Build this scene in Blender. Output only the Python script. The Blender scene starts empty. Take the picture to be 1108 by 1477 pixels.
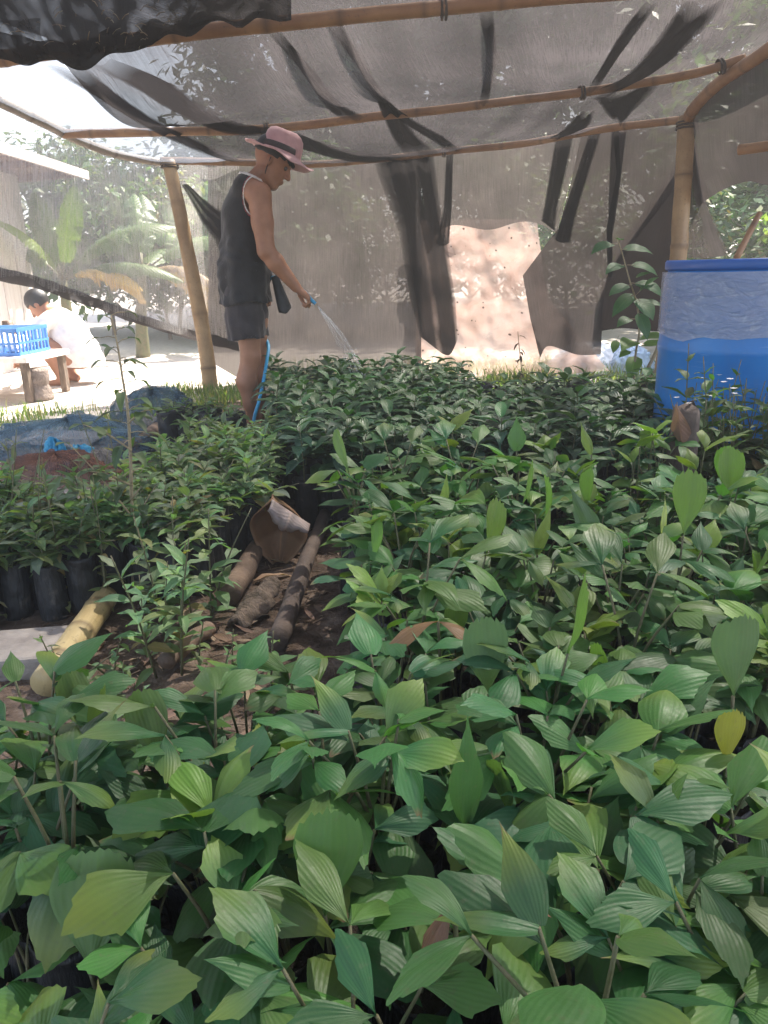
import bpy, bmesh, math, random
import numpy as np
from mathutils import Vector, Matrix, noise
R = math.radians
random.seed(11)
S = bpy.context.scene
COL = S.collection

# ---------------------------------------------------------------- camera
FPX, PITCH, ROLL, CAMH = 1115.0, R(17.5), R(1.6), 0.9
cam = bpy.data.cameras.new('camera')
cam.sensor_fit = 'VERTICAL'; cam.sensor_height = 24.0
cam.lens = 24.0 * FPX / 1477.0
cam.clip_start = 0.02; cam.clip_end = 500
camo = bpy.data.objects.new('camera', cam); COL.objects.link(camo)
_f = Vector((0, math.cos(PITCH), -math.sin(PITCH)))
_r0 = Vector((1, 0, 0)); _u0 = Vector((0, math.sin(PITCH), math.cos(PITCH)))
_r = _r0 * math.cos(ROLL) - _u0 * math.sin(ROLL)
_u = _u0 * math.cos(ROLL) + _r0 * math.sin(ROLL)
CAM = Vector((0, 0, CAMH))
m = Matrix((( _r.x, _u.x, -_f.x, CAM.x), (_r.y, _u.y, -_f.y, CAM.y), (_r.z, _u.z, -_f.z, CAM.z), (0, 0, 0, 1)))
camo.matrix_world = m
S.camera = camo

def ray(px, py):
    return _f + _r * ((px - 554) / FPX) + _u * ((738.5 - py) / FPX)
def P(px, py, d):
    """world point seen at photo pixel (px,py) standing d metres ahead (world y)"""
    v = ray(px, py); return CAM + v * (d / v.y)
def G(px, py, z=0.0):
    v = ray(px, py); return CAM + v * ((z - CAMH) / v.z)

# ---------------------------------------------------------------- world, sun, exposure
SUN_EL, SUN_AZ = R(55), R(38)          # azimuth from +Y (away from camera), negative = left
w = bpy.data.worlds.new('World'); S.world = w; w.use_nodes = True
nt = w.node_tree; nt.nodes.clear()
sky = nt.nodes.new('ShaderNodeTexSky'); sky.sky_type = 'NISHITA'; sky.sun_disc = False
sky.sun_elevation = SUN_EL; sky.sun_rotation = SUN_AZ
sky.dust_density = 2.5; sky.air_density = 1.0
bg = nt.nodes.new('ShaderNodeBackground'); bg.inputs[1].default_value = 0.12
wo = nt.nodes.new('ShaderNodeOutputWorld')
nt.links.new(sky.outputs[0], bg.inputs[0]); nt.links.new(bg.outputs[0], wo.inputs[0])
sl = bpy.data.lights.new('sun', 'SUN'); sl.energy = 4.5; sl.angle = R(0.6); sl.color = (1.0, 0.93, 0.82)
so = bpy.data.objects.new('sun', sl); COL.objects.link(so)
_sd = Vector((math.sin(SUN_AZ) * math.cos(SUN_EL), math.cos(SUN_AZ) * math.cos(SUN_EL), math.sin(SUN_EL)))
so.rotation_euler = _sd.to_track_quat('Z', 'Y').to_euler(); so.location = (6, 8, 12)
S.view_settings.view_transform = 'Standard'; S.view_settings.look = 'None'
S.view_settings.exposure = 2.6; S.view_settings.gamma = 1.0
S.view_settings.use_curve_mapping = False
S.cycles.transparent_max_bounces = 24
S.cycles.max_bounces = 8; S.cycles.diffuse_bounces = 4; S.cycles.transmission_bounces = 6
S.cycles.sample_clamp_indirect = 6.0
S.cycles.use_denoising = True

# ---------------------------------------------------------------- node helpers
def new_mat(name):
    mt = bpy.data.materials.new(name); mt.use_nodes = True
    mt.node_tree.nodes.clear(); return mt, mt.node_tree
def N(t, typ, **kw):
    n = t.nodes.new(typ)
    for k, v in kw.items():
        if k.startswith('i_'):
            key = k[2:]
            key = int(key) if key.isdigit() else key.replace('_', ' ')
            n.inputs[key].default_value = v
        else: setattr(n, k, v)
    return n
def L(t, a, b): t.links.new(a, b)
def ramp(t, fac, stops):
    n = N(t, 'ShaderNodeValToRGB'); L(t, fac, n.inputs[0])
    e = n.color_ramp.elements
    while len(e) < len(stops): e.new(0.5)
    for q, (p, c) in zip(e, stops):
        q.position = p; q.color = (c[0], c[1], c[2], 1) if not isinstance(c, (int, float)) else (c, c, c, 1)
    return n.outputs[0]
def noise_tex(t, scale, detail=4, rough=0.55, vec=None, kind='Object', stretch=None, dist=0.0):
    if vec is None:
        tc = N(t, 'ShaderNodeTexCoord'); vec = tc.outputs[kind]
    if stretch:
        mp = N(t, 'ShaderNodeMapping'); mp.inputs['Scale'].default_value = stretch; L(t, vec, mp.inputs[0]); vec = mp.outputs[0]
    n = N(t, 'ShaderNodeTexNoise', i_Scale=scale, i_Detail=detail, i_Roughness=rough, i_Distortion=dist)
    L(t, vec, n.inputs['Vector']); return n.outputs[0]
def mul(t, a, b, op='MULTIPLY'):
    n = N(t, 'ShaderNodeMath', operation=op)
    for k, v in enumerate((a, b)):
        if isinstance(v, (int, float)): n.inputs[k].default_value = v
        else: L(t, v, n.inputs[k])
    return n.outputs[0]
def mixc(t, fac, a, b, blend='MIX'):
    n = N(t, 'ShaderNodeMix', data_type='RGBA', blend_type=blend)
    for k, v in ((0, fac), (6, a), (7, b)):
        if isinstance(v, (int, float)): n.inputs[k].default_value = v
        elif isinstance(v, tuple): n.inputs[k].default_value = (*v, 1)[:4]
        else: L(t, v, n.inputs[k])
    return n.outputs[2]
def bump(t, h, strength=0.3, dist=0.01):
    n = N(t, 'ShaderNodeBump', i_Strength=strength, i_Distance=dist); L(t, h, n.inputs['Height']); return n.outputs[0]

def solid(name, c1, c2, scale=8, rough=0.7, bs=0.3, bd=0.01, detail=6, stretch=None, spec=0.5, sheen=0.0):
    mt, t = new_mat(name)
    nz = noise_tex(t, scale, detail, stretch=stretch)
    c = ramp(t, nz, [(0.32, c1), (0.68, c2)])
    nz2 = noise_tex(t, scale * 4, 5, stretch=stretch)
    b = N(t, 'ShaderNodeBsdfPrincipled', i_Roughness=rough); b.inputs['Specular IOR Level'].default_value = spec
    if sheen: b.inputs['Sheen Weight'].default_value = sheen
    L(t, c, b.inputs['Base Color']); L(t, bump(t, nz2, bs, bd), b.inputs['Normal'])
    o = N(t, 'ShaderNodeOutputMaterial'); L(t, b.outputs[0], o.inputs[0]); return mt

def leaf_mat(name, rough=0.38, trans=0.22, pleat=0.0, veins=0.0, spec=0.5, blotch=1.0, hue=(1, 1, 1)):
    """colour comes from the leaf's own 'tint' attribute; pleats or side veins from its uv"""
    mt, t = new_mat(name)
    at = N(t, 'ShaderNodeAttribute', attribute_name='tint')
    uv = N(t, 'ShaderNodeTexCoord')
    sep = N(t, 'ShaderNodeSeparateXYZ'); L(t, uv.outputs['UV'], sep.inputs[0])
    oi = N(t, 'ShaderNodeObjectInfo')
    ofs = N(t, 'ShaderNodeVectorMath', operation='ADD'); L(t, uv.outputs['Object'], ofs.inputs[0]); L(t, oi.outputs['Random'], ofs.inputs[1])
    n1 = noise_tex(t, 30, 4, vec=ofs.outputs[0])
    n2 = noise_tex(t, 140, 3, vec=ofs.outputs[0])
    col = mixc(t, mul(t, n1, 0.5 * blotch), at.outputs[0], mixc(t, 1.0, at.outputs[0], (0.50, 0.62, 0.45), 'MULTIPLY'))
    sp = ramp(t, n2, [(0.60, 0.0), (0.72, 1.0)])
    col = mixc(t, mul(t, sp, 0.3 * blotch), col, (0.13, 0.13, 0.075))
    n4 = noise_tex(t, 55, 5, 0.7, vec=ofs.outputs[0], dist=1.5)
    col = mixc(t, mul(t, ramp(t, n4, [(0.55, 0.0), (0.75, 1.0)]), 0.15 * blotch), col, (0.18, 0.22, 0.13))
    # per plant hue drift
    hs = N(t, 'ShaderNodeHueSaturation'); L(t, col, hs.inputs['Color'])
    L(t, mul(t, mul(t, oi.outputs['Random'], 0.034), 0.472, 'ADD'), hs.inputs['Hue'])
    L(t, mul(t, mul(t, oi.outputs['Random'], 0.5), 0.75, 'ADD'), hs.inputs['Value'])
    col = hs.outputs[0]
    h = None
    if pleat:
        wv = mul(t, mul(t, sep.outputs[0], 62.0), 0.0, 'ADD')
        s = mul(t, wv, 0, 'SINE')
        col = mixc(t, mul(t, mul(t, s, 0.5, 'ADD'), 0.10), col, mixc(t, 1.0, col, (1.35, 1.3, 1.1), 'MULTIPLY'))
        h = mul(t, s, 0.08)
    if veins:
        a = mul(t, sep.outputs[0], 0.5, 'SUBTRACT'); a = mul(t, a, 0, 'ABSOLUTE')
        mid = ramp(t, a, [(0.0, 1.0), (0.045, 0.0)])
        q = mul(t, mul(t, sep.outputs[1], 50.0), mul(t, a, 34.0), 'SUBTRACT')
        s = mul(t, q, 0, 'SINE')
        col = mixc(t, mul(t, mid, 0.45), col, mixc(t, 1.0, col, (1.9, 1.7, 1.4), 'MULTIPLY'))
        h = mul(t, s, veins)
    b = N(t, 'ShaderNodeBsdfPrincipled'); b.inputs['Specular IOR Level'].default_value = spec
    L(t, mul(t, mul(t, n4, 0.4), rough - 0.22, 'ADD'), b.inputs['Roughness'])
    L(t, col, b.inputs['Base Color'])
    hh = mul(t, n2, 0.35)
    if h is not None: hh = mul(t, hh, h, 'ADD')
    bn = bump(t, hh, 0.35, 0.004)
    L(t, bn, b.inputs['Normal'])
    tr = N(t, 'ShaderNodeBsdfTranslucent'); L(t, mixc(t, 1.0, col, (1.7, 1.9, 0.6), 'MULTIPLY'), tr.inputs[0])
    mx = N(t, 'ShaderNodeMixShader', i_0=trans); L(t, b.outputs[0], mx.inputs[1]); L(t, tr.outputs[0], mx.inputs[2])
    o = N(t, 'ShaderNodeOutputMaterial'); L(t, mx.outputs[0], o.inputs[0]); return mt

def net_mat(name, opac=0.72, spread=0.22, front=(0.05, 0.045, 0.043), back=(0.10, 0.085, 0.078), holes=0.0, streak=1.0):
    """knitted plastic shade cloth: threads run along v; the open mesh lets light through"""
    mt, t = new_mat(name)
    uv = N(t, 'ShaderNodeTexCoord').outputs['UV']
    a = noise_tex(t, 1.0, 3, 0.6, vec=uv, stretch=(170, 5, 1))
    b_ = noise_tex(t, 1.0, 2, 0.6, vec=uv, stretch=(60, 170, 1))
    c_ = noise_tex(t, 2.2, 4, 0.6, vec=uv)
    s = mul(t, mul(t, a, 0.55 * streak), mul(t, b_, 0.25), 'ADD'); s = mul(t, s, mul(t, c_, 0.35), 'ADD')
    op = ramp(t, s, [(0.30, max(0.0, opac - spread)), (0.80, min(1.0, opac + spread))])
    if holes:
        v = N(t, 'ShaderNodeTexVoronoi', i_Scale=9.0); L(t, uv, v.inputs['Vector'])
        h = ramp(t, v.outputs['Distance'], [(holes, 0.0), (holes + 0.02, 1.0)])
        op = mul(t, op, h)
    at = N(t, 'ShaderNodeAttribute', attribute_name='tint'); sc_ = N(t, 'ShaderNodeSeparateColor'); L(t, at.outputs[0], sc_.inputs[0])
    op = mul(t, op, sc_.outputs[0])                    # how many layers lie over each other here
    tone = ramp(t, c_, [(0.3, 0.7), (0.75, 1.25)])
    thr = ramp(t, mul(t, mul(t, a, 0.7), mul(t, b_, 0.3), 'ADD'), [(0.32, 0.68), (0.68, 1.34)])
    tone = mixc(t, 1.0, tone, thr, 'MULTIPLY')
    cg = N(t, 'ShaderNodeCombineColor'); [L(t, sc_.outputs[1], cg.inputs[q_]) for q_ in range(3)]
    tone = mixc(t, 1.0, tone, cg.outputs[0], 'MULTIPLY')   # green channel scales the cloth tone
    d = N(t, 'ShaderNodeBsdfDiffuse'); L(t, mixc(t, 1.0, front, tone, 'MULTIPLY'), d.inputs[0])
    tr = N(t, 'ShaderNodeBsdfTranslucent'); L(t, mixc(t, 1.0, back, tone, 'MULTIPLY'), tr.inputs[0])
    ad = N(t, 'ShaderNodeAddShader'); L(t, d.outputs[0], ad.inputs[0]); L(t, tr.outputs[0], ad.inputs[1])
    tp = N(t, 'ShaderNodeBsdfTransparent')
    mx = N(t, 'ShaderNodeMixShader'); L(t, op, mx.inputs[0]); L(t, tp.outputs[0], mx.inputs[1]); L(t, ad.outputs[0], mx.inputs[2])
    o = N(t, 'ShaderNodeOutputMaterial'); L(t, mx.outputs[0], o.inputs[0]); return mt

M = {}
M['palm'] = leaf_mat('palm_leaf', rough=0.5, trans=0.24, pleat=1.0, spec=0.42)
M['broad'] = leaf_mat('broad_leaf', rough=0.45, trans=0.16, veins=0.3, spec=0.5)
M['small'] = leaf_mat('small_leaf', rough=0.55, trans=0.34, veins=0.12)
M['tree'] = leaf_mat('tree_leaf', rough=0.5, trans=0.3, blotch=0.6)
M['banana'] = leaf_mat('banana_leaf', rough=0.45, trans=0.35, veins=0.5, blotch=0.5)
M['stem'] = solid('green_stem', (0.09, 0.11, 0.045), (0.16, 0.13, 0.07), 40, 0.6)
M['twig'] = solid('woody_stem', (0.26, 0.20, 0.12), (0.40, 0.32, 0.20), 50, 0.7)
M['soil'] = solid('potting_soil', (0.02, 0.015, 0.011), (0.06, 0.042, 0.03), 60, 0.95, 0.9, 0.01)
M['dry'] = leaf_mat('dry_leaf', rough=0.6, trans=0.12, veins=0.2)
M['bark'] = solid('bark', (0.10, 0.075, 0.055), (0.24, 0.18, 0.14), 22, 0.9, 0.8, 0.02, stretch=(1, 1, 0.3))
M['log'] = solid('weathered_log', (0.11, 0.075, 0.055), (0.26, 0.18, 0.13), 14, 0.85, 0.5, 0.01)
M['darklog'] = solid('dark_log', (0.07, 0.052, 0.045), (0.15, 0.11, 0.09), 14, 0.85, 0.5, 0.01)
M['concrete'] = solid('concrete', (0.20, 0.17, 0.155), (0.34, 0.30, 0.27), 16, 0.9, 0.5, 0.01)
M['skin'] = solid('skin', (0.30, 0.135, 0.075), (0.40, 0.19, 0.11), 14, 0.5, 0.06, 0.004)
M['hair'] = solid('black_hair', (0.008, 0.007, 0.007), (0.02, 0.018, 0.017), 60, 0.45, 0.6, 0.004)
M['shirt'] = solid('black_jersey', (0.012, 0.010, 0.011), (0.022, 0.019, 0.020), 16, 0.8, 0.25, 0.012, sheen=0.2)
M['shorts'] = solid('charcoal_shorts', (0.034, 0.027, 0.029), (0.054, 0.044, 0.047), 16, 0.85, 0.3, 0.012, sheen=0.2)
M['red'] = solid('red_trim', (0.30, 0.035, 0.045), (0.38, 0.06, 0.065), 40, 0.7)
M['white'] = solid('white_cloth', (0.70, 0.66, 0.64), (0.82, 0.79, 0.77), 20, 0.8)
M['pink'] = solid('pink_cotton', (0.50, 0.28, 0.29), (0.62, 0.38, 0.39), 18, 0.85, 0.25, 0.006, sheen=0.2)
M['band'] = solid('dark_ribbon', (0.03, 0.022, 0.022), (0.05, 0.035, 0.035), 30, 0.6)
M['hose'] = solid('blue_hose', (0.03, 0.30, 0.58), (0.04, 0.38, 0.66), 30, 0.35)
M['pouch'] = solid('black_leather', (0.012, 0.012, 0.013), (0.03, 0.03, 0.032), 40, 0.4)
M['planks'] = solid('pale_planks', (0.66, 0.58, 0.54), (0.80, 0.74, 0.70), 5, 0.85, 0.4, 0.01, stretch=(6, 6, 0.5))
M['roofwood'] = solid('brown_roof_boards', (0.16, 0.10, 0.075), (0.30, 0.20, 0.16), 6, 0.9)
M['crate'] = solid('blue_crate_plastic', (0.05, 0.18, 0.50), (0.07, 0.24, 0.60), 10, 0.45)
M['stone'] = solid('stump_wood', (0.13, 0.10, 0.085), (0.26, 0.21, 0.18), 14, 0.95, 0.8, 0.02)
M['eye'] = solid('dark_eye', (0.05, 0.035, 0.03), (0.08, 0.06, 0.05), 20, 0.3)

def bag_mat():
    mt, t = new_mat('black_polybag')
    oi = N(t, 'ShaderNodeObjectInfo')
    tc = N(t, 'ShaderNodeTexCoord')
    ofs = N(t, 'ShaderNodeVectorMath', operation='ADD'); L(t, tc.outputs['Object'], ofs.inputs[0]); L(t, oi.outputs['Random'], ofs.inputs[1])
    n1 = noise_tex(t, 26, 5, vec=ofs.outputs[0])
    n2 = noise_tex(t, 70, 4, vec=ofs.outputs[0], stretch=(1, 1, 0.25))
    c = ramp(t, n1, [(0.35, (0.012, 0.013, 0.015)), (0.6, (0.028, 0.028, 0.031)), (0.75, (0.11, 0.095, 0.08))])
    b = N(t, 'ShaderNodeBsdfPrincipled'); L(t, c, b.inputs['Base Color'])
    L(t, ramp(t, n1, [(0.3, 0.35), (0.7, 0.75)]), b.inputs['Roughness'])
    L(t, bump(t, n2, 0.7, 0.012), b.inputs['Normal'])
    o = N(t, 'ShaderNodeOutputMaterial'); L(t, b.outputs[0], o.inputs[0]); return mt
M['bag'] = bag_mat()

def bamboo_mat(name, c1, c2):
    mt, t = new_mat(name)
    at = N(t, 'ShaderNodeAttribute', attribute_name='tint')       # 1 at the nodes
    n1 = noise_tex(t, 7, 5); n2 = noise_tex(t, 60, 4)
    uv = N(t, 'ShaderNodeTexCoord').outputs['UV']
    n3 = noise_tex(t, 1.0, 4, vec=uv, stretch=(90, 5, 1))
    c = ramp(t, n1, [(0.3, c1), (0.7, c2)])
    c = mixc(t, mul(t, n3, 0.5), c, mixc(t, 1.0, c, (0.55, 0.5, 0.45), 'MULTIPLY'))
    c = mixc(t, mul(t, ramp(t, n2, [(0.6, 0.0), (0.72, 1.0)]), 0.5), c, (0.09, 0.065, 0.045))
    sep = N(t, 'ShaderNodeSeparateColor'); L(t, at.outputs[0], sep.inputs[0])
    c = mixc(t, mul(t, sep.outputs[0], 0.75), c, (0.10, 0.06, 0.035))
    b = N(t, 'ShaderNodeBsdfPrincipled', i_Roughness=0.5); L(t, c, b.inputs['Base Color'])
    L(t, bump(t, n3, 0.25, 0.006), b.inputs['Normal'])
    o = N(t, 'ShaderNodeOutputMaterial'); L(t, b.outputs[0], o.inputs[0]); return mt
M['bamboo'] = bamboo_mat('dry_bamboo', (0.32, 0.20, 0.10), (0.50, 0.34, 0.18))
M['bamboo_red'] = bamboo_mat('reddish_bamboo', (0.26, 0.13, 0.065), (0.42, 0.24, 0.12))
M['bamboo_grey'] = bamboo_mat('grey_bamboo', (0.26, 0.21, 0.16), (0.44, 0.37, 0.29))
M['bamboo_gold'] = bamboo_mat('golden_bamboo', (0.46, 0.34, 0.15), (0.62, 0.50, 0.27))

M['net_roof'] = net_mat('shade_cloth_roof', 0.87, 0.12, back=(0.022, 0.019, 0.019), front=(0.022, 0.020, 0.020))
M['net_thin'] = net_mat('shade_cloth_thin', 0.74, 0.2, back=(0.06, 0.065, 0.075), front=(0.06, 0.06, 0.065))
M['net_side'] = net_mat('shade_cloth_side', 0.50, 0.18, back=(0.19, 0.18, 0.175), front=(0.17, 0.16, 0.155))
M['net_wall'] = net_mat('shade_cloth_wall', 0.905, 0.09, back=(0.045, 0.039, 0.037), front=(0.041, 0.037, 0.036), holes=0.0)
M['net_right'] = net_mat('shade_cloth_right', 0.945, 0.05, back=(0.024, 0.020, 0.019), front=(0.036, 0.032, 0.032))
M['net_dark'] = net_mat('shade_cloth_dark', 0.97, 0.03, back=(0.010, 0.009, 0.009), front=(0.020, 0.018, 0.018))
M['net_fold'] = net_mat('shade_cloth_fold', 0.95, 0.08, back=(0.025, 0.021, 0.02), front=(0.04, 0.035, 0.034))
M['black_cloth'] = net_mat('black_cloth', 1.0, 0.0, back=(0.006, 0.005, 0.005), front=(0.022, 0.018, 0.017))
M['net_blue'] = net_mat('blue_netting', 0.72, 0.25, back=(0.05, 0.075, 0.095), front=(0.06, 0.10, 0.135), streak=0.5)
M['net_brown'] = net_mat('brown_netting', 0.80, 0.2, back=(0.08, 0.04, 0.03), front=(0.12, 0.065, 0.05), streak=0.5)

# ---------------------------------------------------------------- object helpers
class MB:
    def __init__(s): s.v = []; s.f = []; s.uv = []; s.c = []; s.mi = []
    def vert(s, p, uv=(0, 0), c=(1, 1, 1)):
        s.v.append(tuple(p)); s.uv.append(uv); s.c.append((c[0], c[1], c[2], 1.0)); return len(s.v) - 1
    def face(s, *idx, mi=0): s.f.append(idx); s.mi.append(mi)
    def grid(s, rows, uvs=None, cs=None, closed=False):
        """rows: list of equal-length point lists"""
        base = len(s.v); n = len(rows[0])
        for j, r in enumerate(rows):
            for i, p in enumerate(r):
                s.vert(p, uvs[j][i] if uvs else (i / max(1, n - 1), j / max(1, len(rows) - 1)), cs[j][i] if cs else (1, 1, 1))
        for j in range(len(rows) - 1):
            for i in range(n if closed else n - 1):
                k = (i + 1) % n
                s.face(base + j * n + i, base + j * n + k, base + (j + 1) * n + k, base + (j + 1) * n + i)
        return base
    def cap(s, ring, flip=False):
        s.face(*(ring[::-1] if flip else ring))
    def tube(s, pts, rad, seg=8, cs=None, caps=True, uvscale=None):
        pts = [Vector(p) for p in pts]
        rows = []; uvs = []; cc = []
        up = None; dist = 0
        for i, p in enumerate(pts):
            d = (pts[min(i + 1, len(pts) - 1)] - pts[max(i - 1, 0)])
            if d.length < 1e-9: d = Vector((0, 0, 1))
            d.normalize()
            if up is None:
                up = Vector((0, 0, 1)) if abs(d.z) < 0.9 else Vector((1, 0, 0))
            a = d.cross(up)
            if a.length < 1e-6: a = d.cross(Vector((1, 0, 0.3)))
            a.normalize(); up = a.cross(d).normalized()
            r = rad[i] if isinstance(rad, (list, tuple)) else rad
            if i: dist += (p - pts[i - 1]).length
            rows.append([p + (a * math.cos(2 * math.pi * k / seg) + up * math.sin(2 * math.pi * k / seg)) * r for k in range(seg)])
            uvs.append([(k / seg * 0.3, dist) for k in range(seg)])
            c = cs[i] if cs else (1, 1, 1)
            cc.append([c] * seg)
        b = s.grid(rows, uvs, cc, closed=True)
        if caps:
            s.cap([b + k for k in range(seg)], True)
            e = b + (len(pts) - 1) * seg
            s.cap([e + k for k in range(seg)])
    def box(s, c, h, rot=0.0, tilt=None):
        cx, cy, cz = c; hx, hy, hz = h
        mt = Matrix.Rotation(rot, 3, 'Z')
        if tilt: mt = mt @ Matrix.Rotation(tilt[0], 3, 'X') @ Matrix.Rotation(tilt[1], 3, 'Y')
        ids = []
        for z in (-1, 1):
            for y in (-1, 1):
                for x in (-1, 1):
                    ids.append(s.vert(Vector(c) + mt @ Vector((x * hx, y * hy, z * hz))))
        for q in ((0, 2, 3, 1), (4, 5, 7, 6), (0, 1, 5, 4), (2, 6, 7, 3), (0, 4, 6, 2), (1, 3, 7, 5)):
            s.face(*[ids[k] for k in q])
    def build(s, name, mat, parent=None, smooth=True, loc=None):
        me = bpy.data.meshes.new(name)
        v = s.v
        if loc is not None: v = [(a - loc[0], b - loc[1], c - loc[2]) for a, b, c in v]
        me.from_pydata(v, [], s.f)
        for mm in (mat if isinstance(mat, (list, tuple)) else [mat]): me.materials.append(mm)
        if smooth: me.polygons.foreach_set('use_smooth', [True] * len(me.polygons))
        if any(s.mi): me.polygons.foreach_set('material_index', s.mi)
        ul = me.uv_layers.new(name='UVMap')
        li = np.empty(len(me.loops), dtype=np.int32); me.loops.foreach_get('vertex_index', li)
        ul.data.foreach_set('uv', np.array(s.uv, dtype=np.float32)[li].ravel())
        ca = me.attributes.new('tint', 'FLOAT_COLOR', 'POINT')
        ca.data.foreach_set('color', np.array(s.c, dtype=np.float32).ravel())
        me.update()
        o = bpy.data.objects.new(name, me); COL.objects.link(o)
        if parent is not None: o.parent = parent
        if loc is not None: o.location = loc
        return o
def tag(o, label=None, cat=None, group=None, kind=None):
    if label: o['label'] = label
    if cat: o['category'] = cat
    if group: o['group'] = group
    if kind: o['kind'] = kind
    return o
def thing(name, loc, label=None, cat=None, group=None, rz=0.0):
    o = bpy.data.objects.new(name, None); COL.objects.link(o)
    o.empty_display_size = 0.05; o.location = loc; o.rotation_euler = (0, 0, rz)
    return tag(o, label, cat, group)
def dup(root, loc, rz, sc=1.0, tilt=(0, 0), label=None, group=None):
    r = root.copy(); COL.objects.link(r)
    r.location = loc; r.rotation_euler = (tilt[0], tilt[1], rz); r.scale = (sc, sc, sc)
    if label: r['label'] = label
    if group: r['group'] = group
    for ch in root.children:
        c = ch.copy(); COL.objects.link(c); c.parent = r
        for g in ch.children:
            d = g.copy(); COL.objects.link(d); d.parent = c
    return r
def catmull(pts, n):
    pts = [Vector(p) for p in pts]
    if len(pts) == 2: return [pts[0].lerp(pts[1], i / (n - 1)) for i in range(n)]
    ext = [pts[0] * 2 - pts[1]] + pts + [pts[-1] * 2 - pts[-2]]
    out = []
    for i in range(n):
        t = i / (n - 1) * (len(pts) - 1); k = min(int(t), len(pts) - 2); u = t - k
        a, b, c, d = ext[k:k + 4]
        out.append(0.5 * ((2 * b) + (c - a) * u + (2 * a - 5 * b + 4 * c - d) * u * u + (3 * b - a - 3 * c + d) * u ** 3))
    return out
def nz(x, y=0.0, z=0.0): return noise.noise(Vector((x, y, z)))
def inpoly(x, y, poly):
    c = False; j = len(poly) - 1
    for i in range(len(poly)):
        xi, yi = poly[i]; xj, yj = poly[j]
        if (yi > y) != (yj > y) and x < (xj - xi) * (y - yi) / (yj - yi) + xi: c = not c
        j = i
    return c

# ================================================================ GROUND
def build_ground():
    mt, t = new_mat('bare_earth')
    tc = N(t, 'ShaderNodeTexCoord'); geo = N(t, 'ShaderNodeNewGeometry')
    pos = geo.outputs['Position']
    n1 = noise_tex(t, 2.2, 6, vec=pos); n2 = noise_tex(t, 16, 6, vec=pos); n3 = noise_tex(t, 90, 4, vec=pos)
    damp = ramp(t, n2, [(0.3, (0.06, 0.042, 0.031)), (0.5, (0.13, 0.092, 0.07)), (0.72, (0.26, 0.20, 0.16))])
    sand = ramp(t, n2, [(0.3, (0.44, 0.38, 0.33)), (0.6, (0.56, 0.50, 0.44)), (0.8, (0.64, 0.58, 0.52))])
    sep = N(t, 'ShaderNodeSeparateXYZ'); L(t, pos, sep.inputs[0])
    # dry trodden sand left of and behind the nursery, damp litter soil between the beds
    ax = mul(t, mul(t, sep.outputs[0], -1.0), 1.35, 'SUBTRACT')
    ay = mul(t, sep.outputs[1], 6.2, 'SUBTRACT')
    # left edge only counts beyond 2.4 m
    gate = mul(t, mul(t, sep.outputs[1], 2.6, 'SUBTRACT'), 2.0)
    ax = mul(t, ax, gate, 'MINIMUM')
    e = mul(t, mul(t, ax, ay, 'MAXIMUM'), mul(t, mul(t, n1, 0.5, 'SUBTRACT'), 0.9), 'ADD')
    fac = ramp(t, mul(t, mul(t, e, 1.6), 0.5, 'ADD'), [(0.3, 0.0), (0.7, 1.0)])
    c = mixc(t, fac, damp, sand)
    b = N(t, 'ShaderNodeBsdfPrincipled', i_Roughness=0.95); b.inputs['Specular IOR Level'].default_value = 0.2
    L(t, c, b.inputs['Base Color']); L(t, bump(t, mul(t, n2, n3, 'ADD'), 0.7, 0.02), b.inputs['Normal'])
    o = N(t, 'ShaderNodeOutputMaterial'); L(t, b.outputs[0], o.inputs[0])
    mb = MB()
    xs = [-44, -30, -20, -12] + [-8 + i * 0.16 for i in range(76)] + [5, 8, 12, 20, 30, 44]
    ys = [-24, -12, -6, -3] + [-1 + i * 0.16 for i in range(70)] + [11, 13, 18, 30, 45, 64]
    rows = []
    for y in ys:
        r = []
        for x in xs:
            k = 1.0 if abs(x) < 6 and -1 < y < 10 else 0.0
            r.append((x, y, k * (0.018 * nz(x * 1.7, y * 1.7) + 0.010 * nz(x * 6, y * 6, 3)) ))
        rows.append(r)
    mb.grid(rows)
    tag(mb.build('ground', mt), kind='structure', label='bare brown earth floor turning to pale sand outside the shade house')
build_ground()

# ================================================================ BAMBOO FRAME
BEAM_A = [(-60, 95, 3.5), (100, 72, 3.5), (280, 47, 3.5), (554, 19, 3.5), (800, -3, 3.45), (1108, -28, 3.35), (1300, -45, 3.3)]
BEAM_B = [(90, 193, 5.25), (240, 190, 5.15), (385, 186, 5.1), (560, 166, 5.0), (740, 146, 4.85), (880, 127, 4.7), (1000, 106, 4.5), (1075, 84, 4.35)]
BEAM_C = [(232, 232, 6.3), (340, 234, 6.45), (450, 237, 6.5), (560, 228, 6.5), (660, 217, 6.35), (760, 206, 6.1), (885, 184, 5.6), (990, 172, 5.15)]
BEAM_D = [(-200, 40, 3.6), (-60, 115, 4.4), (0, 147, 4.7), (60, 176, 5.05), (110, 200, 5.4), (165, 222, 5.9), (238, 235, 6.35)]
BEAM_E = [(990, 176, 5.15), (1005, 152, 4.9), (1040, 118, 4.55), (1108, 72, 4.05), (1200, 0, 3.5), (1300, -60, 3.2)]
def bpts(b): return [P(*q) for q in b]
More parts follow.
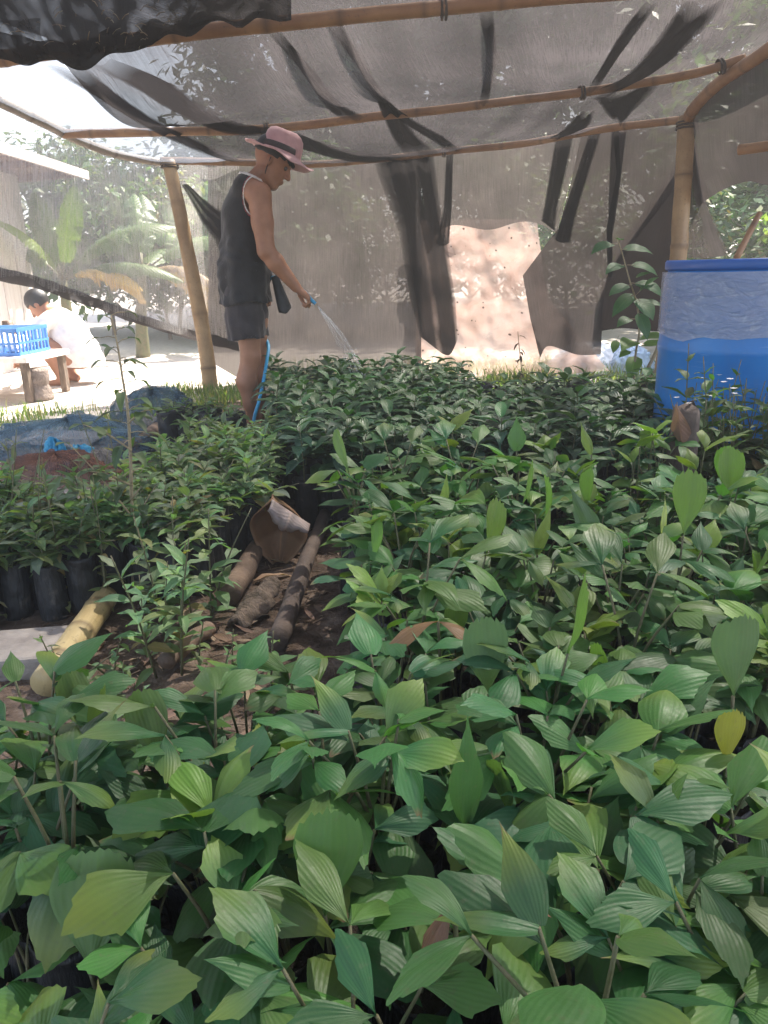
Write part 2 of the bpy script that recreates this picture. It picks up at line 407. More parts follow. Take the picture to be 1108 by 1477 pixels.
def bamboo(name, pts, rad, mat, label, cat='bamboo pole', group=None, node=0.32, taper=0.85, seg=12, wob=0.004, name_seed=0):
    length = sum((pts[i + 1] - pts[i]).length for i in range(len(pts) - 1))
    n = max(6, int(length / 0.02)); n = min(n, 260)
    c = catmull(pts, n)
    rr, cs = [], []; dist = 0; nxt = node * 0.6; rnd = random.Random(name_seed)
    nodes = []
    while nxt < length: nodes.append(nxt); nxt += node * rnd.uniform(0.8, 1.2)
    for i in range(n):
        if i: dist += (c[i] - c[i - 1]).length
        k = min([abs(dist - q) for q in nodes] or [9])
        u = dist / length
        bulge = 0.09 * math.exp(-(k / 0.012) ** 2) 
        rr.append(rad * (1 + (taper - 1) * u) * (1 + bulge + 0.03 * nz(dist * 4, name_seed)))
        cs.append((math.exp(-(k / 0.011) ** 2),) * 3)
        c[i] = c[i] + Vector((nz(dist * 2, 1.3 + name_seed), nz(dist * 2, 7.7 + name_seed), nz(dist * 2, 4.1 + name_seed))) * wob
    mb = MB(); mb.tube(c, rr, seg, cs)
    o = mb.build(name, M[mat], loc=tuple(c[0]))
    return tag(o, label, cat, group)
bamboo('bamboo_beam', bpts(BEAM_A), 0.030, 'bamboo_red', 'thick tan bamboo roof pole crossing the very top of the picture', name_seed=1)
bamboo('bamboo_beam', bpts(BEAM_B), 0.026, 'bamboo_red', 'middle bamboo roof pole passing just behind the crown of the pink hat', name_seed=2)
bamboo('bamboo_beam', bpts(BEAM_C), 0.027, 'bamboo_red', 'slender bamboo rail along the top of the back net, behind the hat brim', name_seed=3)
bamboo('bamboo_beam', bpts(BEAM_D), 0.032, 'bamboo_grey', 'pale curved bamboo rail rising to the left above the side net', name_seed=4)
bamboo('bamboo_beam', bpts(BEAM_E), 0.034, 'bamboo_red', 'brown bamboo rail rising to the right from the top of the right post', name_seed=5)
pl = [P(243, 232, 6.28), P(262, 320, 6.22), P(282, 420, 6.18), P(296, 500, 6.15), P(304, 562, 6.12)]
pl.append(Vector((pl[-1].x + 0.01, pl[-1].y - 0.02, -0.02)))
bamboo('bamboo_post', pl[::-1], 0.062, 'bamboo', 'leaning bamboo post left of the person in the pink hat', 'bamboo post', taper=0.8, node=0.38, name_seed=6)
pr = [P(991, 168, 5.12), P(987, 240, 5.1), P(981, 320, 5.08), P(977, 380, 5.06)]
pr.append(Vector((pr[-1].x - 0.05, pr[-1].y, -0.02)))
bamboo('bamboo_post', pr[::-1], 0.053, 'bamboo', 'thick upright bamboo post rising behind the blue drum', 'bamboo post', taper=0.95, node=0.42, name_seed=7)
bamboo('bamboo_pole', [P(1066, 216, 4.3), P(1108, 211, 4.2), P(1250, 190, 3.9)], 0.026, 'bamboo_red', 'short reddish pole end jutting in at the right edge above the blue drum', name_seed=8)
bamboo('bamboo_stick', [P(1062, 372, 3.9), P(1078, 342, 3.95), P(1096, 308, 4.0)], [0.016][0], 'bamboo_red', 'thin brown stick standing up behind the rim of the blue drum', 'stick', name_seed=9)

def lashing(parent, p, ax, r, n=4, mat='rope'):
    p = Vector(p); ax = Vector(ax).normalized(); a = ax.orthogonal().normalized(); b = ax.cross(a); pts = []
    for i in range(n * 14 + 1):
        t = 2 * math.pi * i / 14; rr = r + 0.002 * math.sin(t * 1.7); pts.append(p + a * math.cos(t) * rr + b * math.sin(t) * rr + ax * (0.008 * t / 6.28 - 0.004 * n + 0.006 * math.sin(t * .5)))
    mb = MB(); mb.tube(pts, 0.0045, 6); o = mb.build('lashing', M[mat]); o.parent = parent; o.matrix_parent_inverse = Matrix.Translation(parent.location).inverted(); return o
M['rope'] = solid('dark_rope', (0.05, 0.04, 0.033), (0.13, 0.10, 0.08), 80, 0.9)
posts = [o for o in COL.objects if o.name.startswith('bamboo_post')]
lashing(posts[0], P(245, 240, 6.28), (0.05, 0, 1), 0.064); lashing(posts[1], P(991, 182, 5.12), (0, 0, 1), 0.062, 5)
beams = [o for o in COL.objects if o.name.startswith('bamboo_beam')]
lashing(beams[1], P(385, 186, 5.1), (1, 0, 0), 0.034); lashing(beams[1], P(1040, 96, 4.42), (1, 0, .2), 0.034); lashing(beams[0], P(640, 12, 3.5), (1, 0, 0), 0.038); lashing(beams[2], P(640, 219, 6.38), (1, 0, 0), 0.034); lashing(beams[1], P(840, 133, 4.75), (1, 0, .1), 0.034)
# ================================================================ NETS
WDX = [-60, 0, 110, 235, 340, 450, 560, 660, 760, 885, 990, 1108, 1250]
WDD = [4.4, 4.75, 5.45, 6.4, 6.52, 6.58, 6.58, 6.45, 6.2, 5.7, 5.25, 4.6, 4.0]
def wd(px): return float(np.interp(px, WDX, WDD))
def sheet(name, rails, mat, label, cat='shade net', group=None, nu=60, nv=40, sag=None, fold=None, parent=None, dens=None, smooth_rails=False, tone_at=None):
    if tone_at and not dens: dens = lambda s, t: 1.0
    """cloth stretched through 3-D rails (each a list of points); fold(s,t)->offset vector"""
    R_ = [catmull(r, nu) for r in rails]
    rows = []; uvs = []
    nseg = len(R_) - 1
    cols = None
    if smooth_rails:
        cols = [catmull([r[i] for r in R_], nv * nseg + 1) for i in range(nu)]
    for k in range(nseg):
        for j in range(nv + (1 if k == nseg - 1 else 0)):
            t = j / nv; row = []; uv = []
            for i in range(nu):
                s = i / (nu - 1)
                p = cols[i][k * nv + j].copy() if cols else R_[k][i].lerp(R_[k + 1][i], t)
                if sag: p.z -= sag[k] * 4 * t * (1 - t)
                if fold: p += fold(s, (k + t) / nseg, p)
                row.append(p)
            rows.append(row)
    # uv in metres measured along the middle column and middle row
    for j, row in enumerate(rows):
        uv = []
        u = 0.0
        for i in range(nu):
            if i: u += (row[i] - row[i - 1]).length
            uv.append([u, 0])
        uvs.append(uv)
    mid = nu // 2
    for i in range(nu):
        v = 0.0
        for j in range(len(rows)):
            if j: v += (rows[j][i] - rows[j - 1][i]).length
            uvs[j][i][1] = v
    # straighten u by using the first row's measure scaled
    base = [q[0] for q in uvs[len(uvs) // 2]]
    for j in range(len(rows)):
        for i in range(nu): uvs[j][i] = (base[i], uvs[j][i][1])
    cs = None
    if dens: cs = [[(min(1.0, max(0.0, dens(i / (nu - 1), j / (len(rows) - 1)))), (tone_at(i / (nu - 1), j / (len(rows) - 1)) if tone_at else 1.0), 1.0) for i in range(nu)] for j in range(len(rows))]
    mb = MB(); mb.grid(rows, uvs, cs)
    o = mb.build(name, M[mat], parent)
    if parent is None: tag(o, label, cat, group)
    return o
def pleats(seed, lo=0.45, edge=0.22, fx=7.0):
    edge *= 0.5; lo = min(1.0, lo + 0.2)
    def f(s, t):
        e = min(1.0, s / edge, (1 - s) / edge) ** 0.7
        return (lo + (1.15 - lo) * (0.5 + 1.1 * nz(s * fx + seed, t * 1.6, seed))) * (0.25 + 0.75 * e)
    return f
def PP(lst, off=0.0): return [P(a, b, (c if c is not None else wd(a)) + off) for a, b, c in lst]
UP = Vector((0, 0, 1))
# --- main roof net, lying over the poles
def lift(b, dz): return [p + UP * dz for p in b]
ra = lift(bpts([(70, 76, 3.5), (280, 47, 3.5), (554, 19, 3.5), (800, -3, 3.45), (1108, -28, 3.35), (1350, -50, 3.25)]), 0.045)
rb = lift(bpts([(250, 189, 5.15), (385, 186, 5.1), (560, 166, 5.0), (740, 146, 4.85), (880, 127, 4.7), (1075, 84, 4.35), (1160, 50, 4.1)]), 0.042)
rc = [q + Vector((0, 0.035, 0.01)) for q in bpts([(335, 234, 6.45), (450, 237, 6.5), (560, 228, 6.5), (660, 217, 6.35), (760, 206, 6.1), (885, 184, 5.6), (995, 170, 5.15)])]
r0 = [Vector((-3.2 + 6.6 * k / 5, -1.6, 2.05)) for k in range(6)]
r1 = [Vector((-2.6 + 5.6 * k / 5, 1.2, 1.98)) for k in range(6)]
def roof_fold(s, t, p):
    z = 0.03 * nz(p.x * 1.6, p.y * 1.3, 2.0) + 0.012 * nz(p.x * 6, p.y * 1.5, 5.0)
    if t > 0.5:                                   # the belly that hangs left of centre, full of litter
        g = math.exp(-((p.x + 1.05) / 0.55) ** 2 - ((p.y - 4.25) / 0.6) ** 2)
        z -= 0.10 * g
    return Vector((0, 0, z))
roof = sheet('roof_net', [r0, r1, ra, rb, rc], 'net_roof', 'big grey shade net sagging over the bamboo roof poles', sag=[0.03, 0.05, 0.07, 0.05], nu=110, nv=26, fold=roof_fold, dens=lambda s, t: 1.02 + 0.14 * max(0.0, 1 - s / 0.4) + 0.16 * nz(s * 7, t * 9, 4) + 0.10 * nz(s * 26, t * 6, 5), tone_at=lambda s, t: max(0.40, 0.60 + 0.72 * s * (1 if t < .8 else .6) + 0.5 * nz(s * 5, t * 7, 1) + 0.35 * nz(s * 22, t * 5, 2)))  # cloth tone rises from left to right, broken up by noise
# folds and doubled strips that belong to the roof net
STRIPS = []
def strip(parent, name, left, right, mat='net_dark', dz=-0.012, nu=18, nv=60, wav=0.012):
    a = catmull(left, nv); b = catmull(right, nv)
    rows = []; uvs = []; cs = []; d_ = pleats(len(STRIPS) * 3.7, 0.95 if name == 'net_belly' else 0.78, 0.28, 5.0); STRIPS.append(1)
    for j in range(nv):
        row = []
        for i in range(nu):
            s = i / (nu - 1); p = a[j].lerp(b[j], s)
            p = p + Vector((0, 0, dz + wav * math.sin(s * 9 + j * 0.11) + 0.5 * wav * nz(j * 0.2, s * 3)))
            row.append(p)
        rows.append(row); uvs.append([(i / (nu - 1) * (a[j] - b[j]).length, j * 0.03) for i in range(nu)])
        cs.append([(min(1.0, max(0.0, d_(i / (nu - 1), j / (nv - 1)) * min(1, 0.15 + 5 * j / nv, 0.15 + 5 * (nv - 1 - j) / nv))),) * 3 for i in range(nu)])
    mb = MB(); mb.grid(rows, uvs, cs)
    return mb.build(name, M[mat], parent)
strip(roof, 'net_fold', PP([(455, 20, 3.5), (500, 75, 4.0), (535, 125, 4.5), (553, 165, 5.0), (570, 200, 5.7), (590, 228, 6.4)]), PP([(485, 18, 3.5), (520, 75, 4.0), (552, 125, 4.5), (580, 165, 5.0), (606, 198, 5.7), (640, 222, 6.4)]))
strip(roof, 'net_fold', PP([(985, 0, 3.45), (955, 45, 3.8), (905, 100, 4.3), (862, 128, 4.65)]), PP([(1050, 0, 3.45), (1000, 50, 3.8), (950, 98, 4.3), (878, 140, 4.65)]))
strip(roof, 'net_fold', PP([(850, 140, 4.75), (868, 150, 4.95), (890, 175, 5.5)]), PP([(960, 110, 4.6), (920, 150, 4.95), (900, 178, 5.5)]), mat='net_dark')
strip(roof, 'net_fold', PP([(840, 160, 4.95), (815, 180, 5.4), (790, 200, 5.9)]), PP([(858, 160, 4.95), (845, 180, 5.4), (810, 196, 5.9)]))
strip(roof, 'net_fold', PP([(65, 92, 3.6), (150, 145, 4.3), (230, 190, 5.1), (318, 230, 6.3)]), PP([(120, 90, 3.6), (190, 145, 4.3), (262, 190, 5.1), (345, 230, 6.3)]), wav=0.006)
strip(roof, 'net_fold', PP([(380, 38, 3.5), (430, 95, 4.1), (470, 150, 4.75), (500, 172, 5.0)]), PP([(400, 36, 3.5), (452, 95, 4.1), (494, 148, 4.75), (530, 168, 5.0)]), wav=0.006)
strip(roof, 'net_fold', PP([(505, 100, 4.2), (540, 140, 4.7), (580, 172, 5.1), (625, 200, 5.8), (650, 218, 6.35)]), PP([(525, 100, 4.2), (560, 140, 4.7), (602, 172, 5.1), (645, 198, 5.8), (672, 214, 6.35)]), wav=0.006)
strip(roof, 'net_fold', PP([(930, 0, 3.45), (885, 60, 3.9), (845, 130, 4.7)]), PP([(950, 0, 3.45), (905, 60, 3.9), (862, 128, 4.7)]), wav=0.006)
strip(roof, 'net_fold', PP([(690, 12, 3.5), (700, 80, 4.2), (690, 152, 4.9)]), PP([(712, 10, 3.5), (716, 80, 4.2), (704, 150, 4.9)]), wav=0.006)
# belly band: doubled cloth with litter caught on it
strip(roof, 'net_belly', PP([(120, 82, 3.75), (190, 120, 4.1), (265, 160, 4.5), (340, 184, 4.85), (420, 186, 5.0)]), PP([(165, 78, 3.75), (245, 106, 4.1), (290, 140, 4.5), (345, 172, 4.85), (420, 180, 5.0)]), mat='net_dark', dz=-0.03)
strip(roof, 'net_belly', PP([(380, 190, 5.15), (430, 210, 5.6), (500, 226, 6.2), (580, 232, 6.4)]), PP([(425, 186, 5.15), (470, 200, 5.6), (530, 216, 6.2), (600, 224, 6.4)]), dz=-0.02)
# dark pocket of netting hanging low at the top left corner
def pocket_fold(s, t, p):
    return Vector((0, 0.03 * nz(p.x * 7, p.z * 9, 4), 0.04 * nz(p.x * 4, p.y * 3) + 0.02 * nz(p.x * 14, p.y * 9) + 0.012 * math.sin(p.x * 30 + p.z * 25)))
pocket = sheet('sagging_net', [PP([(-160, -60, 2.9), (0, -50, 2.9), (200, -40, 2.9), (420, -30, 2.9)]), PP([(-160, 90, 2.75), (0, 84, 2.75), (60, 92, 2.75), (130, 88, 2.8), (200, 66, 2.9), (290, 42, 3.1), (420, 22, 3.3)]),
      PP([(-160, 60, 3.3), (0, 55, 3.3), (100, 55, 3.3), (250, 30, 3.35), (420, 14, 3.4)])], 'net_dark', 'dark sagging net pocket full of leaf litter in the top left corner', nu=90, nv=24, fold=pocket_fold, smooth_rails=True, dens=lambda s, t: 0.95 + 0.3 * nz(s * 9, t * 4, 3) + 0.35 * nz(s * 30, t * 12, 8))
mb = MB(); rp = random.Random(6)
for k in range(45):
    p = P(rp.uniform(-20, 270), rp.uniform(0, 70), 2.72); a = rp.uniform(0, 6.28); ln = rp.uniform(.008, .04); d = Vector((math.cos(a), 0.2, math.sin(a) * .7)) * ln
    mb.tube([p, p + d * .5 + Vector((0, 0, .004)), p + d], rp.uniform(.0006, .0014), 4, cs=[rp.choice([(.2, .14, .08), (.14, .10, .07), (.24, .2, .15)])] * 3)
tag(mb.build('caught_litter', M['dry'], pocket), kind='stuff')
# --- thin roof net at the left, sky shows through it
def thin_fold(s, t, p): return Vector((0, 0, 0.03 * nz(p.x * 2, p.y * 2, 9) + 0.01 * nz(p.x * 9, p.y * 4, 9)))
sheet('roof_net', [lift(bpts([(-200, 40, 3.6), (-60, 115, 4.4), (0, 147, 4.7), (60, 176, 5.05), (110, 200, 5.4), (165, 222, 5.9), (238, 235, 6.35)]), -0.01),
      lift(bpts([(60, 40, 3.2), (68, 78, 3.5), (130, 128, 4.1), (200, 165, 4.7), (252, 190, 5.1), (300, 215, 5.8), (345, 236, 6.45)]), 0.02)], 'net_thin',
      'thin pale roof net above the left rail with bright sky showing through', nu=50, nv=30, fold=thin_fold)
# --- side net hung from the left rail, its lower edge pulled up to the left
def side_fold(s, t, p): return Vector((0.02 * nz(p.x * 5, p.z * 2), 0.05 * nz(p.x * 2.5, p.z * 1.2, 3) + 0.02 * math.sin(p.x * 14 + p.z * 4) * t, 0))
side = sheet('side_net', [bpts(BEAM_D) + PP([(300, 236, 6.42), (345, 236, 6.48)]), PP([(-200, 340, 3.6), (-60, 382, 4.4), (0, 400, 4.75), (60, 414, 5.1), (130, 438, 5.6), (190, 460, 6.0), (240, 476, 6.35), (300, 492, 6.42), (345, 503, 6.48)])], 'net_side',
      'pale see-through side net left of the leaning bamboo post, lower edge pulled up', nu=70, nv=40, fold=side_fold)
hem = catmull(PP([(-200, 340, 3.6), (-60, 382, 4.4), (0, 400, 4.75), (60, 414, 5.1), (130, 438, 5.6), (190, 460, 6.0), (240, 476, 6.35), (300, 492, 6.42), (345, 503, 6.48)]), 80)
rows = []; uvs = []
for j, z in enumerate((0.06, 0.03, 0.0, -0.02)):
    rows.append([q + Vector((0, -0.012 - 0.012 * math.sin(i * 0.5 + j), z + 0.012 * nz(i * 0.3, j))) for i, q in enumerate(hem)]); uvs.append([(i * 0.03, z) for i in range(80)])
mb = MB(); mb.grid(rows, uvs); mb.build('hem', M['net_fold'], side)
# --- back wall nets
def wall_fold(a=0.03, fx=3.0, seed=0.0, gather=0.0):
    def f(s, t, p):
        return Vector((0.01 * nz(p.x * 4, p.z * 2, seed), a * nz(p.x * fx, p.z * 0.7, seed) + gather * math.sin(p.x * 40 + 2 * nz(p.z * 2, seed)) * (0.4 + 0.6 * t), 0.012 * nz(p.x * 5, seed)))
    return f
Cn = None
sheet('wall_net', [PP([(300, 236, Cn), (340, 236, Cn), (450, 239, Cn), (560, 230, Cn), (608, 224, Cn)]), PP([(300, 520, Cn), (360, 550, Cn), (450, 562, Cn), (560, 562, Cn), (608, 556, Cn)])], 'net_wall',
      'wide brown net of the back wall directly behind the person and the water jet', nu=80, nv=60, fold=wall_fold(0.04, 3, 1.0))
sheet('gathered_net', [PP([(540, 236, Cn), (575, 231, Cn), (605, 226, Cn), (625, 224, Cn)], -0.06), PP([(575, 335, Cn), (600, 330, Cn), (625, 326, Cn), (645, 350, Cn)], -0.07), PP([(592, 430, Cn), (612, 430, Cn), (640, 430, Cn), (657, 430, Cn)], -0.07), PP([(605, 486, Cn), (622, 498, Cn), (646, 512, Cn), (660, 490, Cn)], -0.06)], 'net_dark',
      'dark gathered fold of net hanging right of the water jet', nu=40, nv=20, fold=wall_fold(0.03, 9, 2.0, 0.018), dens=pleats(1.3, 0.66, 0.2, 9))
sheet('gathered_net', [PP([(644, 224, Cn), (650, 223, Cn), (655, 222, Cn)], -0.05), PP([(640, 300, Cn), (647, 300, Cn), (652, 300, Cn)], -0.05), PP([(630, 352, Cn), (640, 354, Cn), (648, 350, Cn)], -0.05)], 'net_dark',
      'narrow black strip of net hanging from the back rail above the torn opening', nu=10, nv=20, fold=wall_fold(0.02, 9, 3.0, 0.006), dens=pleats(2.3, 0.66, 0.2, 5))
sheet('wall_net', [PP([(606, 225, Cn), (650, 221, Cn), (720, 212, Cn), (800, 200, Cn), (840, 194, Cn)]), PP([(612, 300, Cn), (650, 290, Cn), (720, 285, Cn), (790, 285, Cn), (815, 290, Cn)]), PP([(622, 345, Cn), (652, 325, Cn), (700, 331, Cn), (745, 322, Cn), (775, 322, Cn), (803, 336, Cn)])], 'net_wall',
      'grey-brown net panel ending in a scalloped lower edge above the torn opening', nu=60, nv=24, fold=wall_fold(0.03, 4, 4.0))
sheet('gathered_net', [PP([(800, 201, Cn), (812, 199, Cn), (828, 197, Cn)], -0.05), PP([(784, 300, Cn), (793, 300, Cn), (804, 300, Cn)], -0.05), PP([(780, 318, Cn), (790, 325, Cn), (802, 334, Cn)], -0.05)], 'net_dark',
      'left one of two dark slanting pleats in the net above the ragged flap', nu=10, nv=20, fold=wall_fold(0.02, 9, 5.0, 0.008), dens=pleats(3.3, 0.66, 0.2, 5))
sheet('gathered_net', [PP([(850, 194, Cn), (858, 192, Cn), (868, 190, Cn)], -0.05), PP([(815, 300, Cn), (822, 300, Cn), (835, 300, Cn)], -0.05), PP([(800, 345, Cn), (808, 350, Cn), (822, 350, Cn)], -0.05)], 'net_dark',
      'right one of two dark slanting pleats in the net above the ragged flap', nu=10, nv=20, fold=wall_fold(0.02, 9, 6.0, 0.008), dens=pleats(4.3, 0.66, 0.2, 5))
sheet('torn_net', [PP([(838, 196, Cn), (860, 192, Cn), (885, 187, Cn), (906, 182, Cn)], -0.02), PP([(806, 330, Cn), (835, 328, Cn), (862, 325, Cn), (888, 320, Cn)], -0.03), PP([(754, 396, Cn), (790, 380, Cn), (835, 375, Cn), (880, 372, Cn)], -0.05), PP([(765, 460, Cn), (800, 460, Cn), (840, 458, Cn), (872, 440, Cn)], -0.05), PP([(779, 516, Cn), (792, 500, Cn), (830, 510, Cn), (868, 512, Cn)], -0.04)], 'net_right',
      'ragged net flap with a pointed corner hanging right of the torn opening', nu=40, nv=18, fold=wall_fold(0.025, 6, 7.0, 0.004))
sheet('wall_net', [PP([(884, 187, Cn), (930, 181, Cn), (986, 173, Cn)], -0.0), PP([(880, 290, Cn), (925, 270, Cn), (982, 240, Cn)], -0.02), PP([(876, 410, Cn), (900, 370, Cn), (980, 262, Cn)], -0.04)], 'net_right',
      'triangular net panel left of the top of the right bamboo post', nu=40, nv=24, fold=wall_fold(0.03, 7, 8.0, 0.006))
sheet('gathered_net', [PP([(884, 188, Cn), (888, 187, Cn), (892, 186, Cn)], -0.06), PP([(890, 250, Cn), (893, 250, Cn), (896, 250, Cn)], -0.06), PP([(876, 330, Cn), (880, 330, Cn), (884, 330, Cn)], -0.06), PP([(877, 400, Cn), (880, 400, Cn), (884, 400, Cn)], -0.06)], 'net_dark',
      'thin dark torn seam hanging straight down left of the triangular net panel', nu=6, nv=16, fold=wall_fold(0.01, 9, 8.5, 0.004))
sheet('black_sheet', [PP([(978, 232, Cn), (984, 230, Cn), (990, 228, Cn)], 0.06), PP([(900, 345, Cn), (940, 340, Cn), (988, 335, Cn)], 0.06), PP([(868, 420, Cn), (920, 420, Cn), (986, 420, Cn)], 0.06), PP([(862, 478, Cn), (905, 474, Cn), (984, 480, Cn)], 0.06)], 'black_cloth',
      'dark doubled net sheet behind the heart-leaved sapling and the right post', nu=40, nv=18, fold=wall_fold(0.03, 7, 9.0, 0.006))
sheet('wall_net', [PP([(990, 176, 5.2), (1005, 152, 4.95), (1040, 118, 4.6), (1108, 72, 4.1), (1200, 0, 3.5)]), PP([(996, 250, 5.2), (1015, 235, 5.0), (1045, 220, 4.7), (1108, 200, 4.2), (1200, 170, 3.6)]), PP([(1004, 300, 5.2), (1022, 286, 5.0), (1050, 270, 4.75), (1080, 262, 4.45), (1108, 268, 4.2), (1200, 270, 3.6)])], 'net_right',
      'blue-grey net right of the right post with an arched lower edge above the drum', nu=40, nv=20, fold=wall_fold(0.03, 5, 10.0))
sheet('torn_net', [PP([(990, 200, 5.15), (996, 200, 5.15), (1002, 200, 5.12)]), PP([(990, 290, 5.15), (1004, 290, 5.12), (1018, 285, 5.1)]), PP([(990, 372, 5.15), (1018, 372, 5.1), (1052, 368, 5.05)])], 'net_fold',
      'dark triangular net scrap between the right post and the drum lid', nu=24, nv=20, fold=wall_fold(0.02, 7, 11.0, 0.004), dens=pleats(6.3, 0.66, 0.2, 5))
sheet('torn_net', [PP([(262, 268, 6.3), (266, 266, 6.3), (270, 266, 6.3)]), PP([(288, 316, 6.2), (300, 306, 6.2), (312, 300, 6.2)]), PP([(308, 345, 6.1), (330, 332, 6.1), (350, 322, 6.1)]), PP([(322, 372, 6.0), (345, 366, 6.0), (365, 352, 6.0)])], 'net_dark',
      'dark twisted net scrap stretched behind the back of the person in pink hat', nu=16, nv=14, fold=wall_fold(0.02, 9, 12.0, 0.01), dens=pleats(7.3, 0.66, 0.2, 5))
# translucent plastic sheet behind the torn opening
def plastic_mat():
    mt, t = new_mat('cloudy_plastic')
    uv = N(t, 'ShaderNodeTexCoord').outputs['UV']
    n1 = noise_tex(t, 5, 5, vec=uv, dist=1.2); n2 = noise_tex(t, 22, 5, vec=uv, dist=0.6)
    v = N(t, 'ShaderNodeTexVoronoi', i_Scale=14.0); L(t, uv, v.inputs['Vector'])
    sp = ramp(t, v.outputs['Distance'], [(0.10, 1.0), (0.14, 0.0)])
    c = ramp(t, n1, [(0.3, (0.40, 0.27, 0.23)), (0.6, (0.55, 0.42, 0.38)), (0.8, (0.7, 0.62, 0.58))])
    c = mixc(t, sp, c, (0.05, 0.03, 0.025))
    d = N(t, 'ShaderNodeBsdfPrincipled', i_Roughness=0.3); L(t, c, d.inputs['Base Color']); L(t, bump(t, mul(t, n1, mul(t, n2, 0.4), 'ADD'), 1.0, 0.04), d.inputs['Normal'])
    tr = N(t, 'ShaderNodeBsdfTranslucent'); L(t, mixc(t, 0.22, c, (0.1, 0.07, 0.06)), tr.inputs[0])
    mx = N(t, 'ShaderNodeMixShader', i_0=0.5); L(t, d.outputs[0], mx.inputs[1]); L(t, tr.outputs[0], mx.inputs[2])
    tp = N(t, 'ShaderNodeBsdfTransparent')
    al = ramp(t, n1, [(0.35, 0.95), (0.62, 0.7), (0.72, 0.35)])
    m2 = N(t, 'ShaderNodeMixShader'); L(t, mul(t, al, sp, 'MAXIMUM'), m2.inputs[0]); L(t, tp.outputs[0], m2.inputs[1]); L(t, mx.outputs[0], m2.inputs[2])
    o = N(t, 'ShaderNodeOutputMaterial'); L(t, m2.outputs[0], o.inputs[0]); return mt
M['plastic'] = plastic_mat()
def plastic_fold(s, t, p):
    return Vector((0, 0.06 * nz(p.x * 5, p.z * 4, 1) + 0.03 * nz(p.x * 13, p.z * 9, 2), 0))
sheet('plastic_sheet', [PP([(600, 318, Cn), (660, 316, Cn), (720, 316, Cn), (775, 318, Cn)], 0.22), PP([(600, 430, Cn), (660, 430, Cn), (720, 430, Cn), (790, 430, Cn)], 0.2), PP([(600, 545, Cn), (660, 545, Cn), (720, 546, Cn), (880, 535, Cn)], 0.2)], 'plastic',
      'cloudy pinkish plastic sheet with dark specks behind the torn opening', 'plastic sheet', nu=60, nv=40, fold=plastic_fold)

# ================================================================ IMPLICIT SURFACES (people)
def surface_nets(f, org, h):
    """f: 3-D array of signed distances; returns verts, quads of the zero surface"""
    sx, sy, sz = f.shape
    corners = [(i, j, k) for i in (0, 1) for j in (0, 1) for k in (0, 1)]
    cv = {c: f[c[0]:sx - 1 + c[0], c[1]:sy - 1 + c[1], c[2]:sz - 1 + c[2]] for c in corners}
    neg = sum((cv[c] < 0).astype(np.int8) for c in corners)
    act = (neg > 0) & (neg < 8)
    idx = -np.ones(act.shape, dtype=np.int64)
    ii = np.argwhere(act); idx[act] = np.arange(len(ii))
    acc = np.zeros((len(ii), 3)); cnt = np.zeros(len(ii))
    for a in corners:
        for ax in range(3):
            if a[ax] == 1: continue
            b = list(a); b[ax] = 1; b = tuple(b)
            fa = cv[a][act]; fb = cv[b][act]
            mk = (fa < 0) != (fb < 0)
            t = fa / np.where(mk, fa - fb, 1)
            p = np.tile(np.array(a, float), (len(ii), 1)); p[:, ax] += t
            acc[mk] += p[mk]; cnt[mk] += 1
    v = (ii + acc / cnt[:, None]) * h + np.array(org)
    quads = []
    for ax in range(3):
        u, w_ = [(1, 2), (2, 0), (0, 1)][ax]
        sl0 = [slice(1, -1)] * 3; sl0[ax] = slice(0, -1)
        sl1 = [slice(1, -1)] * 3; sl1[ax] = slice(1, None)
        f0 = f[tuple(sl0)]; f1 = f[tuple(sl1)]
        mk = (f0 < 0) != (f1 < 0)
        e = np.argwhere(mk)
        if not len(e): continue
        flip = (f0[mk] < 0)
        base = e.copy(); base[:, u] += 1; base[:, w_] += 1
        def cell(du, dw):
            q = base.copy(); q[:, u] -= du; q[:, w_] -= dw
            return idx[q[:, 0], q[:, 1], q[:, 2]]
        a, b, c, d = cell(1, 1), cell(0, 1), cell(0, 0), cell(1, 0)
        q = np.stack([a, b, c, d], 1)
        q[~flip] = q[~flip][:, ::-1]
        quads.append(q)
    q = np.concatenate(quads); q = q[(q >= 0).all(1)]
    return v, q
